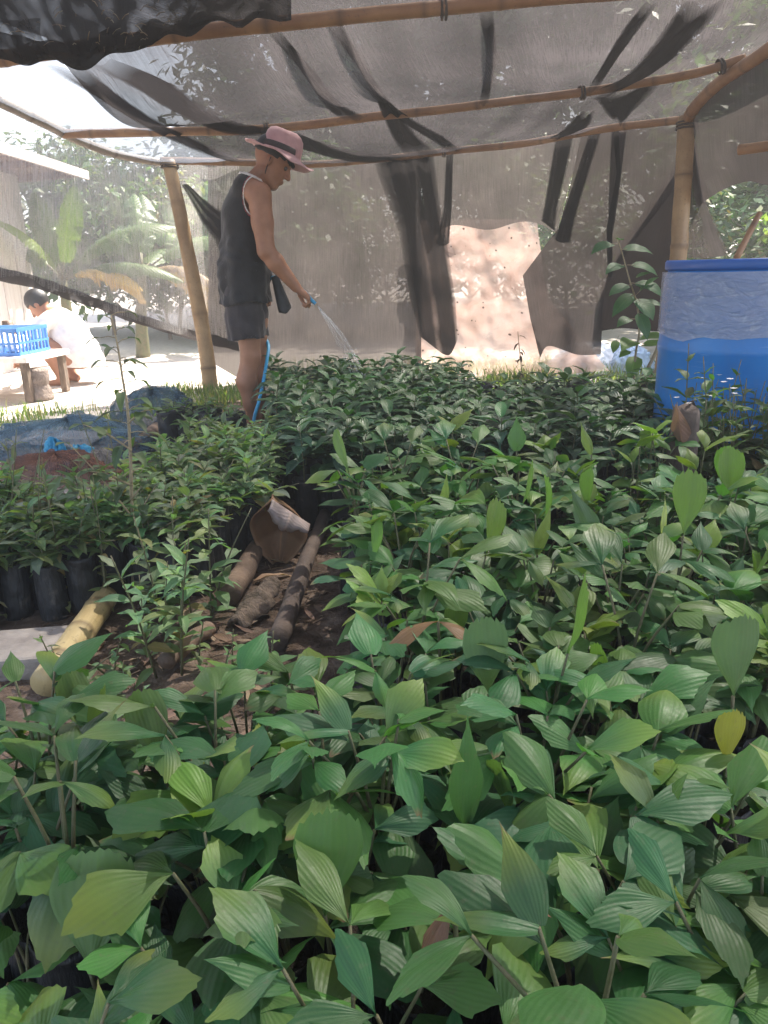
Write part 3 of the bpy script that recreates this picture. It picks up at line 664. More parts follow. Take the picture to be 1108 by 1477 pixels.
class Field:
    def __init__(s, lo, hi, h):
        s.lo = np.array(lo, float); s.h = h
        s.n = np.ceil((np.array(hi) - s.lo) / h).astype(int) + 1
        s.f = np.full(tuple(s.n), 1.0, dtype=np.float32)
    def sub(s, lo, hi, pad):
        a = np.clip(((np.array(lo) - pad - s.lo) / s.h).astype(int), 0, s.n - 1)
        b = np.clip(((np.array(hi) + pad - s.lo) / s.h).astype(int) + 2, 1, s.n)
        sl = tuple(slice(int(p), int(q)) for p, q in zip(a, b))
        ax = [s.lo[k] + np.arange(sl[k].start, sl[k].stop) * s.h for k in range(3)]
        X = np.stack(np.meshgrid(*ax, indexing='ij'), -1).astype(np.float32)
        return sl, X
    def join(s, sl, d, k, subtract=False):
        a = s.f[sl]
        if subtract: a = -a
        if k > 0:
            hh = np.clip(0.5 + 0.5 * (a - d) / k, 0, 1) if not subtract else np.clip(0.5 + 0.5 * (a - d) / k, 0, 1)
            r = a * (1 - hh) + d * hh - k * hh * (1 - hh)
        else: r = np.minimum(a, d)
        s.f[sl] = -r if subtract else r
    def cone(s, a, b, ra, rb, k=0.02, subtract=False):
        a = np.array(a, float); b = np.array(b, float); r = max(ra, rb)
        sl, X = s.sub(np.minimum(a, b) - r, np.maximum(a, b) + r, 3 * k + 0.02)
        ab = b - a; t = np.clip(((X - a) @ ab) / max(1e-9, ab @ ab), 0, 1)
        d = np.linalg.norm(X - a - t[..., None] * ab, axis=-1) - (ra + (rb - ra) * t)
        s.join(sl, d, k, subtract)
    def chain(s, pts, rads, k=0.02):
        for i in range(len(pts) - 1): s.cone(pts[i], pts[i + 1], rads[i], rads[i + 1], k)
    def ell(s, c, r, k=0.02, rot=None, subtract=False):
        c = np.array(c, float); r = np.array(r, float); m_ = max(r)
        sl, X = s.sub(c - m_, c + m_, 3 * k + 0.02)
        q = X - c
        if rot is not None: q = q @ np.array(rot)            # columns of rot = local axes
        k0 = np.linalg.norm(q / r, axis=-1); k1 = np.linalg.norm(q / (r * r), axis=-1)
        d = k0 * (k0 - 1) / np.maximum(k1, 1e-6)
        s.join(sl, d, k, subtract)
    def mesh(s, f=None): return surface_nets(s.f if f is None else f, s.lo, s.h)
def sdf_object(name, v, q, mat, parent, iters=2, colfn=None):
    me = bpy.data.meshes.new(name)
    me.from_pydata(v.tolist(), [], q.tolist())
    bm = bmesh.new(); bm.from_mesh(me)
    for _ in range(iters): bmesh.ops.smooth_vert(bm, verts=bm.verts, factor=0.5, use_axis_x=True, use_axis_y=True, use_axis_z=True)
    bm.to_mesh(me); bm.free()
    me.polygons.foreach_set('use_smooth', [True] * len(me.polygons))
    for mm in (mat if isinstance(mat, list) else [mat]): me.materials.append(mm)
    o = bpy.data.objects.new(name, me); COL.objects.link(o); o.parent = parent
    return o
def nzv(x, y, z):
    """smooth creases for cloth"""
    a = np.sin(31 * z + 9 * x + 4 * np.sin(13 * y + 5 * z)) * np.sin(11 * y + 17 * x + 2.0)
    return a + 0.6 * np.sin(58 * z - 22 * x + 15 * y + 3 * np.sin(19 * x)) * np.sin(9 * z + 21 * y)
def rot_y(a):   # forward pitch: +a tips forward (x) axis down
    return np.array([[math.cos(a), 0, math.sin(a)], [0, 1, 0], [-math.sin(a), 0, math.cos(a)]])

# ================================================================ PERSON WATERING
PBASE = P(364, 600, 4.45); PBASE.z = 0.0
def local_px(px, py, y=0.0):
    """person-local point seen at a photo pixel, at depth 4.45 + y"""
    p = P(px, py, 4.45 + y) - PBASE
    return np.array([p.x, p.y, p.z])
def build_person():
    root = thing('person', PBASE, 'person in a pink sun hat and black sleeveless jersey watering the seedlings', 'person')
    yaw = 0.0
    F = Field((-0.24, -0.36, -0.01), (0.52, 0.36, 1.72), 0.0056)
    hip = local_px(362, 440); 
    def at(px, py, y): return local_px(px, py, y)
    # trunk, stooping a little forward
    def TX(z): return 0.052 * np.clip((np.asarray(z) - 0.74) / 0.56, 0, 1.12)
    shx = 0.03 + float(TX(1.315))
    F.ell((0.015 + float(TX(.86)), 0, 0.86), (0.112, 0.155, 0.12), 0.03)
    F.ell((0.015 + float(TX(1.0)), 0, 1.00), (0.098, 0.138, 0.15), 0.04)
    F.ell((0.015 + float(TX(1.18)), 0, 1.18), (0.115, 0.16, 0.17), 0.04)
    F.cone((shx, -0.13, 1.315), (shx, 0.13, 1.315), 0.06, 0.06, 0.05)
    nk = at(371, 258, 0.0); hd = at(394, 237, 0.0)
    F.cone((shx, 0.0, 1.32), tuple(hd + np.array((-0.02, 0, -0.01))), 0.062, 0.052, 0.03)
    # head, tipped forward
    Rm = rot_y(R(32))
    hc = hd + np.array((0.0, 0, 0.015))
    def H(x, y, z): return tuple(hc + Rm @ np.array((x, y, z)))
    F.ell(H(-0.012, 0, 0.03), (0.098, 0.076, 0.095), 0.02, Rm)
    F.ell(H(0.030, 0, -0.045), (0.060, 0.058, 0.075), 0.03, Rm)
    F.cone(H(0.055, 0.02, -0.105), H(0.055, -0.02, -0.105), 0.022, 0.022, 0.025)       # chin
    F.cone(H(-0.005, -0.052, -0.07), H(0.05, -0.022, -0.10), 0.018, 0.018, 0.03)         # jaw
    F.cone(H(-0.005, 0.052, -0.07), H(0.05, 0.022, -0.10), 0.018, 0.018, 0.03)
    F.ell(H(0.078, 0, 0.028), (0.022, 0.05, 0.016), 0.02, Rm)                            # brow
    F.cone(H(0.088, 0, 0.010), H(0.110, 0, -0.034), 0.009, 0.014, 0.012)                 # nose
    for s_ in (-1, 1): F.ell(H(0.102, s_ * 0.013, -0.038), (0.011, 0.009, 0.009), 0.008, Rm)
    F.ell(H(0.088, 0, -0.066), (0.012, 0.024, 0.0075), 0.006, Rm)                        # lips
    F.ell(H(0.085, 0, -0.078), (0.012, 0.021, 0.0075), 0.006, Rm)
    for s_ in (-1, 1):
        F.ell(H(0.096, s_ * 0.033, 0.003), (0.016, 0.018, 0.011), 0.012, Rm, subtract=True)
        F.ell(H(-0.008, s_ * 0.078, -0.012), (0.020, 0.009, 0.032), 0.008, Rm)           # ears
    # right arm (near the camera) reaching forward and down
    sh = at(374, 281, -0.185); el = at(384, 362, -0.215); wr = at(427, 414, -0.17); kn = at(441, 426, -0.155)
    F.cone((shx, -0.13, 1.315), tuple(sh), 0.058, 0.056, 0.03)
    mid = (sh + el) / 2 + np.array((0.0, -0.004, 0))
    F.chain([sh, mid, el], [0.062, 0.055, 0.045], 0.02)
    fm = el + (wr - el) * 0.3
    F.chain([el, fm, wr], [0.045, 0.046, 0.028], 0.015)
    # hand closed on the hose, knuckles up and forward
    d = (kn - wr) / np.linalg.norm(kn - wr)
    side_ = np.array((0, 1, 0.0)); side_ = side_ - d * (side_ @ d); side_ /= np.linalg.norm(side_)
    nrm = np.cross(d, side_); nrm = nrm if nrm[2] > 0 else -nrm                          # back of the hand
    pc = wr + d * 0.045
    rot = np.stack([d, side_, nrm], 1)
    F.ell(tuple(wr + d * 0.048), (0.052, 0.040, 0.019), 0.016, rot)
    tip_hose = at(454, 437, -0.15)
    for q, (sd, ln, rr) in enumerate([(0.031, 0.9, 0.0088), (0.011, 1.0, 0.0092), (-0.010, 0.95, 0.0088), (-0.029, 0.78, 0.0078)]):
        k0 = wr + d * (0.088 - 0.004 * abs(q - 1)) + side_ * sd
        if q == 0:       # forefinger steadies the end of the hose, nearly straight
            k1 = k0 + (d * 0.026 - nrm * 0.016) * ln; k2 = k1 + (d * 0.016 - nrm * 0.016) * ln; k3 = k2 + (d * 0.006 - nrm * 0.014) * ln
        else:
            k1 = k0 + (d * 0.024 - nrm * 0.020) * ln; k2 = k1 + (-d * 0.004 - nrm * 0.026) * ln; k3 = k2 + (-d * 0.018 - nrm * 0.004) * ln
        F.chain([wr + d * 0.05 + side_ * sd * 0.8, k0, k1, k2, k3], [rr * 1.1, rr * 1.15, rr, rr * 0.93, rr * 0.8], 0.004)
    t0 = wr + d * 0.03 + side_ * 0.03 - nrm * 0.006
    t1 = t0 + d * 0.022 + side_ * 0.018 - nrm * 0.018; t2 = t1 + d * 0.026 - nrm * 0.012 - side_ * 0.004; t3 = t2 + d * 0.022 - nrm * 0.006 - side_ * 0.012
    F.chain([t0, t1, t2, t3], [0.014, 0.012, 0.0105, 0.0085], 0.006)
    # left arm, on the far side, bent to hold the hose against the body
    sl_ = np.array((shx, 0.185, 1.30)); le = np.array((0.03, 0.225, 1.03)); lw = np.array((0.075, 0.175, 0.83))
    F.cone((shx, 0.13, 1.315), tuple(sl_), 0.058, 0.055, 0.03)
    F.chain([sl_, (sl_ + le) / 2, le], [0.055, 0.048, 0.038], 0.02)
    F.chain([le, le + (lw - le) * 0.3, lw], [0.038, 0.039, 0.025], 0.015)
    ld = (lw - le) / np.linalg.norm(lw - le); ls = np.array((0, 1.0, 0)); ls -= ld * (ls @ ld); ls /= np.linalg.norm(ls); ln_ = np.cross(ld, ls)
    F.ell(tuple(lw + ld * 0.045), (0.05, 0.018, 0.038), 0.015, np.stack([ld, ls, ln_], 1))
    for q in range(4):
        b0 = lw + ld * 0.085 + ln_ * (-0.028 + 0.019 * q); b1 = b0 + ld * 0.03 - ls * 0.008; b2 = b1 + ld * 0.016 - ls * 0.02; b3 = b2 - ls * 0.018 - ld * 0.006
        F.chain([lw + ld * 0.05 + ln_ * (-0.02 + 0.014 * q), b0, b1, b2, b3], [0.0095, 0.0095, 0.0088, 0.008, 0.007], 0.004)
    F.chain([lw + ld * 0.03 - ln_ * 0.03, lw + ld * 0.055 - ln_ * 0.048 - ls * 0.012, lw + ld * 0.085 - ln_ * 0.045 - ls * 0.03], [0.013, 0.011, 0.009], 0.006)
    # legs
    for s_, xo in ((-1, 0.0), (1, 0.02)):
        y = s_ * 0.082
        hp = np.array((0.015, s_ * 0.075, 0.83)); kk = np.array((0.03 + xo, y, 0.455)); an = np.array((0.018 + xo, y, 0.085))
        F.chain([hp, (hp + kk) / 2 + np.array((0.008, 0, 0)), kk], [0.088, 0.072, 0.054], 0.03)
        F.cone(tuple(kk + np.array((0.018, 0, 0.005))), tuple(kk + np.array((0.014, 0, -0.04))), 0.036, 0.034, 0.02)
        cf = np.array((-0.002 + xo, y, 0.315))
        F.chain([kk, cf, np.array((0.012 + xo, y, 0.19)), an], [0.050, 0.057, 0.042, 0.032], 0.02)
        F.chain([an, np.array((-0.02 + xo, y, 0.035))], [0.032, 0.032], 0.02)
        F.chain([np.array((-0.02 + xo, y, 0.034)), np.array((0.08 + xo, y + s_ * 0.008, 0.04)), np.array((0.15 + xo, y + s_ * 0.012, 0.024))], [0.032, 0.034, 0.022], 0.02)
        for tq in range(5):
            F.cone((0.14 + xo, y + s_ * 0.012 + (tq - 2) * 0.017, 0.02), (0.185 + xo - 0.006 * abs(tq - (1 if s_ > 0 else 3)), y + s_ * 0.014 + (tq - 2) * 0.018, 0.012), 0.011, 0.008, 0.006)
    v, q = F.mesh()
    body = sdf_object('body', v, q, M['skin'], root, 2)
    # --- jersey: body trunk grown outward, hollow, cut by neck and arm holes
    C_ = Field((-0.24, -0.36, 0.68), (0.34, 0.36, 1.42), 0.0056)
    C_.ell((0.015, 0, 1.18), (0.13, 0.175, 0.19), 0.03)
    C_.ell((0.0, 0, 0.90), (0.142, 0.185, 0.16), 0.05)
    C_.cone((0.028, -0.135, 1.318), (0.028, 0.135, 1.318), 0.069, 0.069, 0.05)
    C_.cone((0.025, 0, 1.30), (0.04, 0, 1.39), 0.08, 0.062, 0.03)
    # loose skirt of the jersey falling straight from the back
    C_.chain([np.array((-0.01, 0, 1.2)), np.array((-0.012, 0, 1.0)), np.array((-0.008, 0, 0.70))], [0.105, 0.112, 0.120], 0.03)
    for s_ in (-1, 1): C_.chain([np.array((0.02, s_ * 0.075, 1.2)), np.array((0.025, s_ * 0.085, 1.0)), np.array((0.03, s_ * 0.10, 0.70))], [0.105, 0.102, 0.116], 0.04)
    sl, X = C_.sub(C_.lo, C_.lo + C_.n * C_.h, 0)
    x, y, z = X[..., 0], X[..., 1], X[..., 2]
    wr_ = 0.007 * nzv(x, y, z) * np.clip((1.3 - z) / 0.25, 0, 1) + 0.004 * np.sin(26 * np.arctan2(y, x - 0.02) * 0.5 + 3.0 * np.sin(z * 9)) * np.clip((1.15 - z) / 0.4, 0, 1) + 0.003 * np.sin(z * 55 + 6 * np.arctan2(y, x) + 3 * np.sin(4 * y + z * 20)) * np.clip((1.25 - z) / 0.3, 0, 1)
    outer = C_.f + wr_
    hem_z = 0.735 + 0.05 * np.clip((x + 0.10) / 0.24, 0, 1) * 0 + 0.012 * np.sin(x * 22)
    shell = np.maximum(outer, -(outer + 0.011))
    shell = np.maximum(shell, hem_z - z)
    # neck hole (slanting with the bent neck) and arm holes
    dnk = np.array((0.36, 0, 0.93)); dnk /= np.linalg.norm(dnk)
    npl = (x - 0.06) * dnk[0] + (z - 1.375) * dnk[2]
    shell = np.maximum(shell, npl)
    ah = []
    for s_ in (-1, 1):
        cx, cz = 0.086, 1.272
        e = np.sqrt(((x - cx) / 0.058) ** 2 + ((z - cz) / 0.092) ** 2) - 1
        g = np.maximum(e * 0.07, 0.045 - s_ * y)
        ah.append(g); shell = np.maximum(shell, -g)
    def SN(f):
        v, q = surface_nets(f, C_.lo, C_.h); v[:, 0] += TX(v[:, 2]); return v, q
    v, q = SN(shell)
    shirt = sdf_object('jersey', v, q, M['shirt'], root, 2)
    # trims: a white cord inside a red cord round each arm hole, a pale one at the neck
    def band(name, lo_, hi_, gs, mat, grow):
        sh2 = np.maximum(outer - grow, -(outer + 0.006))
        sh2 = np.maximum(sh2, np.maximum(lo_ - gs, gs - hi_))
        sh2 = np.maximum(sh2, hem_z - z); sh2 = np.maximum(sh2, npl)
        vv, qq = SN(sh2)
        if len(vv): sdf_object(name, vv, qq, mat, shirt, 1)
    for g_ in ah:
        band('white_piping', -0.001, 0.007, g_, M['white'], 0.006)
        band('red_piping', 0.0065, 0.013, g_, M['red'], 0.004)
    sh2 = np.maximum(np.maximum(outer - 0.004, -(outer + 0.006)), np.maximum(-0.012 - npl, npl - 0.002))
    vv, qq = SN(sh2); sdf_object('neck_trim', vv, qq, M['white'], shirt, 1)
    # --- shorts
    T = Field((-0.22, -0.30, 0.44), (0.26, 0.30, 0.96), 0.0056)
    T.ell((0.015, 0, 0.86), (0.128, 0.168, 0.14), 0.03)
    for s_ in (-1, 1):
        T.chain([np.array((0.012, s_ * 0.08, 0.84)), np.array((0.014, s_ * 0.088, 0.66)), np.array((0.016, s_ * 0.09, 0.46))], [0.104, 0.100, 0.101], 0.02)
    sl, X = T.sub(T.lo, T.lo + T.n * T.h, 0); x, y, z = X[..., 0], X[..., 1], X[..., 2]
    o_ = T.f + 0.006 * nzv(x + 3, y, z) + 0.004 * np.sin(18 * np.arctan2(y + 0.09 * np.sign(-y), x) * 0.5 + 8 * z) * np.clip((0.8 - z) / 0.25, 0, 1)
    hz = 0.548 + 0.02 * (x + 0.1) * 0 + 0.006 * np.sin(x * 30)
    st = np.maximum(np.maximum(o_, -(o_ + 0.010)), hz - z); st = np.maximum(st, z - 0.93)
    v, q = surface_nets(st, T.lo, T.h); sdf_object('shorts', v, q, M['shorts'], root, 2)
    # --- hair: cap of hair under the hat, fringe at the brow, short at the nape
    Hf = Field(tuple(hc - 0.16), tuple(hc + 0.16), 0.005)
    Hf.ell(H(-0.016, 0, 0.036), (0.103, 0.082, 0.098), 0.0, Rm)
    sl, X = Hf.sub(Hf.lo, Hf.lo + Hf.n * Hf.h, 0); Q = (X - hc) @ Rm
    lim = np.where(Q[..., 0] > 0.03, 0.030 - Q[..., 2], np.where(Q[..., 0] > -0.03, 0.015 - Q[..., 2], 0.012 - Q[..., 2] + 0.0))
    hf = np.maximum(Hf.f, lim + 0.004 * np.sin(Q[..., 1] * 160))
    v, q = surface_nets(hf, Hf.lo, Hf.h); hair = sdf_object('hair', v, q, M['hair'], root, 1)
    mb = MB(); rnd = random.Random(4)
    for k in range(60):
        y0 = rnd.uniform(-0.06, 0.05); x0 = 0.082 - 5.5 * y0 * y0
        a = np.array((x0, y0, 0.055)); b_ = a + np.array((0.020 + rnd.uniform(-.004, .006), rnd.uniform(-.01, .01), -0.018)); c_ = b_ + np.array((0.006, rnd.uniform(-.008, .008), -0.006 - rnd.uniform(0, 0.010)))
        mb.tube([Vector(H(*a)), Vector(H(*b_)), Vector(H(*c_))], [0.0045, 0.004, 0.0015], 5)
    mb.build('fringe', M['hair'], hair)
    for s_ in (-1, 1):
        mb = MB(); c_ = H(0.079, s_ * 0.032, 0.001); r_ = 0.0115
        rows = [[Vector(c_) + Vector((r_ * math.sin(t) * math.cos(p_), r_ * math.sin(t) * math.sin(p_), r_ * math.cos(t))) for p_ in [2 * math.pi * k / 10 for k in range(10)]] for t in [0.05 + 3.04 * j / 6 for j in range(7)]]
        mb.grid(rows, closed=True); mb.build('eye', M['eye'], root)
    # --- sun hat
    Rh = rot_y(R(21)); Rh = Rh @ np.array([[1, 0, 0], [0, math.cos(R(-6)), -math.sin(R(-6))], [0, math.sin(R(-6)), math.cos(R(-6))]])
    ho = local_px(404, 221.0, 0.0)
    def HH(x, y, z): return Vector(ho + Rh @ np.array((x, y, z)))
    seg = 56; mb = MB(); rows = []
    prof = [(0.004, 0.128), (0.03, 0.127), (0.058, 0.120), (0.078, 0.106), (0.088, 0.085), (0.094, 0.055), (0.099, 0.025), (0.102, 0.004)]
    brim = [(0.112, -0.004), (0.128, -0.010), (0.145, -0.014), (0.162, -0.016), (0.176, -0.016), (0.182, -0.014), (0.181, -0.018), (0.172, -0.021), (0.15, -0.018), (0.12, -0.011), (0.100, -0.002)]
    for k, (r_, z_) in enumerate(prof + brim):
        row = []
        for i in range(seg):
            a = 2 * math.pi * i / seg; ca, sa = math.cos(a), math.sin(a)
            ex = 1.10 if r_ < 0.11 else 1.06
            zz = z_; rr = r_
            if k < len(prof):
                dent = math.exp(-((ca * r_ + 0.0) / 0.05) ** 2 - ((sa * r_ + 0.045) / 0.028) ** 2) * (z_ > 0.09)
                dent2 = math.exp(-((sa * r_) / 0.02) ** 2) * (z_ > 0.1)
                zz -= 0.016 * dent + 0.010 * dent2
                rr *= 1 + 0.03 * math.sin(3 * a + 1) * (z_ > 0.03) + 0.02 * math.sin(5 * a + z_ * 30)
            else:
                u = max(0.0, (r_ - 0.10) / 0.08)
                zz += u * (0.030 * max(0, -ca) ** 1.5 - 0.014 * abs(sa) * (1 if sa < 0 else .5) - 0.012 * max(0, ca) ** 2 + 0.011 * math.sin(3 * a + 0.7) + 0.005 * math.sin(7 * a))
                rr *= 1 - 0.08 * u * abs(sa)
            row.append(HH(rr * ca * ex, rr * sa * 0.92, zz))
        rows.append(row)
    b = mb.grid(rows, closed=True)
    mb.cap([b + i for i in range(seg)])
    hat = mb.build('sun_hat', M['pink'], root)
    mb = MB(); rows = []
    for z_, ro in ((0.003, 0.1045), (0.006, 0.1065), (0.030, 0.1018), (0.033, 0.0985)):
        rows.append([HH((ro * (1 + 0.02 * math.sin(5 * a + z_ * 30))) * math.cos(a) * 1.10, ro * math.sin(a) * 0.92, z_) for a in [R(188) + R(130) * i / 30 for i in range(31)]])
    mb.grid(rows); mb.build('hat_band', M['band'], hat)
    for aa in (R(186), R(322), R(336)):
        mb = MB(); rows = []
        for z_, ro in ((0.0, 0.107), (0.006, 0.1095), (0.036, 0.105), (0.042, 0.098)):
            rows.append([HH(ro * math.cos(a) * 1.10, ro * math.sin(a) * 0.92, z_) for a in [aa + R(7) * i / 4 for i in range(5)]])
        mb.grid(rows); mb.build('band_loop', M['pink'], hat)
    mb = MB()
    c1 = np.array(H(-0.004, -0.086, 0.01)); c2 = np.array(H(0.0, -0.078, -0.05)); c3 = np.array(H(0.012, -0.05, -0.105)); c4 = np.array(H(0.03, 0, -0.132)); c5 = np.array(H(0.012, 0.05, -0.105)); c6 = np.array(H(-0.004, 0.086, 0.01))
    mb.tube(catmull([c1, c2, c3, c4, c5, c6], 30), 0.0028, 6); mb.build('chin_cord', M['band'], hat)
    return tip_hose
TIP = build_person()
tipw = PBASE + Vector(TIP)
# black pouch hanging from the waist in front
mb = MB()
a0 = P(396, 398, 4.43); a1 = P(413, 452, 4.40)
rows = []
for j in range(13):
    t = j / 12; c = a0.lerp(a1, t); wv = 0.018 + 0.022 * t; wv *= math.sqrt(max(0.02, 1 - max(0, (t - 0.86) / 0.14) ** 2)); th = 0.012 + 0.012 * t
    rows.append([c + Vector((wv * math.cos(a), th * math.sin(a), 0.35 * wv * math.cos(a))) for a in [2 * math.pi * k / 16 for k in range(16)]])
b = mb.grid(rows, closed=True); mb.cap([b + k for k in range(16)], True); mb.cap([b + 12 * 16 + k for k in range(16)])
tag(mb.build('pouch', M['pouch']), 'black pouch hanging at the waist in front of the dark shorts', 'pouch')
# hose from the hand, behind the body, and down past the leg
dirh = Vector((0.62, 0.0, -0.6)).normalized()
hp = [tipw + dirh * 0.006, tipw - dirh * 0.03, tipw - dirh * 0.07 + UP * 0.01, P(424, 411, 4.34), P(410, 403, 4.42), P(396, 400, 4.5), P(378, 410, 4.62), P(370, 440, 4.66), P(376, 475, 4.62), P(387, 497, 4.5), P(385, 520, 4.40), P(380, 550, 4.34), P(374, 578, 4.28), P(366, 610, 4.2)]
e = G(372, 640, 0.02); hp += [Vector((e.x, 4.15, 0.012)), Vector((e.x + 0.25, 4.25, 0.012)), Vector((e.x + 0.6, 4.4, 0.012))]
mb = MB(); mb.tube(catmull(hp, 120), 0.0098, 10)
tag(mb.build('garden_hose', M['hose']), 'bright blue hose running from the hand down beside the bare leg', 'hose')
# jet of water
def water_mat():
    mt, t = new_mat('water_spray')
    b = N(t, 'ShaderNodeBsdfPrincipled', i_Roughness=0.15); b.inputs['Base Color'].default_value = (0.85, 0.87, 0.9, 1)
    tr = N(t, 'ShaderNodeBsdfTranslucent'); tr.inputs[0].default_value = (0.8, 0.82, 0.85, 1)
    mx = N(t, 'ShaderNodeMixShader', i_0=0.5); L(t, b.outputs[0], mx.inputs[1]); L(t, tr.outputs[0], mx.inputs[2])
    tp = N(t, 'ShaderNodeBsdfTransparent'); m2 = N(t, 'ShaderNodeMixShader', i_0=0.14)
    L(t, tp.outputs[0], m2.inputs[1]); L(t, mx.outputs[0], m2.inputs[2])
    o = N(t, 'ShaderNodeOutputMaterial'); L(t, m2.outputs[0], o.inputs[0]); return mt
mb = MB(); rnd = random.Random(8)
t_end = P(528, 560, 4.2)
for k in range(15):
    off = Vector((rnd.gauss(0, 0.035), rnd.gauss(0, 0.05), rnd.gauss(0, 0.02)))
    p0 = tipw + dirh * 0.014; p2 = t_end + off; p1 = p0.lerp(p2, 0.5) + UP * (0.035 + rnd.gauss(0, 0.006)) + off * 0.15
    c = catmull([p0, p1, p2], 40)
    # broken strands
    i = 0
    while i < 38:
        ln = rnd.randint(3, 12) if i > 6 else 12
        sgm = c[i:i + ln + 1]
        if len(sgm) > 2: mb.tube(sgm, [0.0013] + [0.0020] * (len(sgm) - 2) + [0.0009], 5)
        i += ln + (rnd.randint(0, 3) if i > 6 else 0)
for k in range(120):
    t = rnd.uniform(0.2, 1); p = tipw.lerp(t_end, t) + UP * (0.12 * t * (1 - t)) + Vector((rnd.gauss(0, .05 * t), rnd.gauss(0, .06 * t), rnd.gauss(0, .04 * t)))
    mb.tube([p, p + Vector((0.003, 0, -0.007))], [0.0022, 0.0016], 5)
tag(mb.build('water_jet', water_mat()), 'fine jet of water spraying from the hose onto the seedlings', 'water jet', kind='stuff')

# ================================================================ PLANTS
def frame(t, n):
    t = t.normalized(); s = t.cross(n)
    if s.length < 1e-4: s = t.cross(Vector((0.3, 1, 0.2)))
    s.normalize(); return t, s, s.cross(t).normalized()
def wedge_leaf(mb, base, t, n, Ln, W, droop, fold, col, rnd, nu=13, nv=10, tipmode=0, pl=1.0, twist=0.0, edge=None, limy=0.0):
    """wedge-shaped pleated palm leaflet with a bitten-off toothed tip"""
    t, s, n = frame(t, n)
    asym = rnd.uniform(-0.6, 0.6); jag = [rnd.uniform(-0.04, 0.0) if q_ % 2 else rnd.uniform(-0.005, 0.03) for q_ in range(nu)]
    rows, uvs, cs = [], [], []
    seedw = rnd.uniform(0, 99); curl = rnd.uniform(-0.25, 0.2)
    pts = [[None] * nu for _ in range(nv)]
    for j in range(nv):
        v = j / (nv - 1); row = []; uv = []; cc = []
        for i in range(nu):
            u = -1 + 2 * i / (nu - 1)
            if tipmode == 0: vm = 1.0 - 0.42 * abs(u - asym * 0.6) ** 1.25 + 1.1 * jag[i]
            elif tipmode == 1: vm = 1.0 - 0.12 * abs(u) ** 2 + 1.4 * jag[i]
            else: vm = 1.0 - 0.62 * abs(u - asym * 0.2) ** 1.15 + 0.6 * jag[i]
            x = v * vm
            wid = W * 0.5 * (math.sin(min(1.0, x / 0.72) * math.pi / 2) ** 1.25 * (1.0 - 0.30 * max(0, (x - 0.62) / 0.38) ** 1.6) if tipmode != 2 else math.sin(math.pi * min(1, (0.06 + 0.94 * x)) ** 0.9) ** 0.8)
            if tipmode == 2: wid = max(wid, W * 0.02)
            th = droop * x
            along = Ln * x * (1 - 0.16 * (droop * x) ** 2 / 2)
            p = base + t * (Ln * (math.sin(th) / droop if abs(droop) > 1e-3 else x)) - n * (Ln * ((1 - math.cos(th)) / droop if abs(droop) > 1e-3 else 0))
            nn = n * math.cos(th) + t * math.sin(th)
            ss = (s * math.cos(twist * x) + nn * math.sin(twist * x))
            nn2 = nn * math.cos(twist * x) - s * math.sin(twist * x)
            p = p + ss * (wid * u) - nn2 * (fold * wid * abs(u) + curl * wid * u * u) + nn2 * (pl * 0.0035 * Ln * (0.5 if i % 2 else -0.5) * min(1, x * 2.5)) + nn2 * (0.03 * Ln * noise.noise(Vector((u * 1.3 + seedw, x * 2.2, seedw))))
            row.append(p); uv.append((0.5 + u * 0.5, x))
            k = 1.0 + 0.10 * noise.noise(Vector((u * 2 + seedw, x * 2, 1.0)))
            c = [q * k for q in col]
            if limy: c = [q_ + (l_ - q_) * limy * max(0.0, min(1.0, (x - 0.35) / 0.5)) for q_, l_ in zip(c, (0.21, 0.30, 0.055))]
            if edge and x > 0.9: c = list(edge)
            cc.append(c)
        rows.append(row); uvs.append(uv); cs.append(cc)
    mb.grid(rows, uvs, cs)
def blade_leaf(mb, base, t, n, Ln, W, droop, fold, col, rnd, nu=5, nv=8, peak=0.42, wav=0.02, tip=1.0, heart=0.0):
    t, s, n = frame(t, n); sd = rnd.uniform(0, 99)
    rows, uvs, cs = [], [], []
    for j in range(nv):
        x = j / (nv - 1); row = []; uv = []; cc = []
        w_ = W * 0.5 * (x / peak) ** (0.75 if not heart else 0.35) * math.exp((1 - (x / peak) ** 1.0) * 0.75) if x < peak else W * 0.5 * max(0.0, math.cos((x - peak) / (1 - peak) * math.pi / 2)) ** (1.0 * tip)
        if heart and x < peak: w_ = W * 0.5 * math.sin(math.pi / 2 * min(1, (x / peak) ** 0.5 + 0.05))
        w_ = max(w_, 0.008 * W)
        th = droop * x
        c0 = base + t * (Ln * (math.sin(th) / droop if abs(droop) > 1e-3 else x)) - n * (Ln * ((1 - math.cos(th)) / droop if abs(droop) > 1e-3 else 0))
        nn = n * math.cos(th) + t * math.sin(th); tt = t * math.cos(th) - n * math.sin(th)
        for i in range(nu):
            u = -1 + 2 * i / (nu - 1)
            back = -heart * Ln * 0.16 * abs(u) ** 1.5 * max(0, 1 - x / 0.35)
            p = c0 + s * (w_ * u) + nn * (fold * w_ * abs(u)) + tt * back + nn * (wav * Ln * math.sin(x * 14 + sd) * u * u + 0.02 * Ln * noise.noise(Vector((u + sd, x * 2, 0.0))))
            row.append(p); uv.append((0.5 + 0.5 * u, x)); cc.append(col)
        rows.append(row); uvs.append(uv); cs.append(cc)
    mb.grid(rows, uvs, cs)
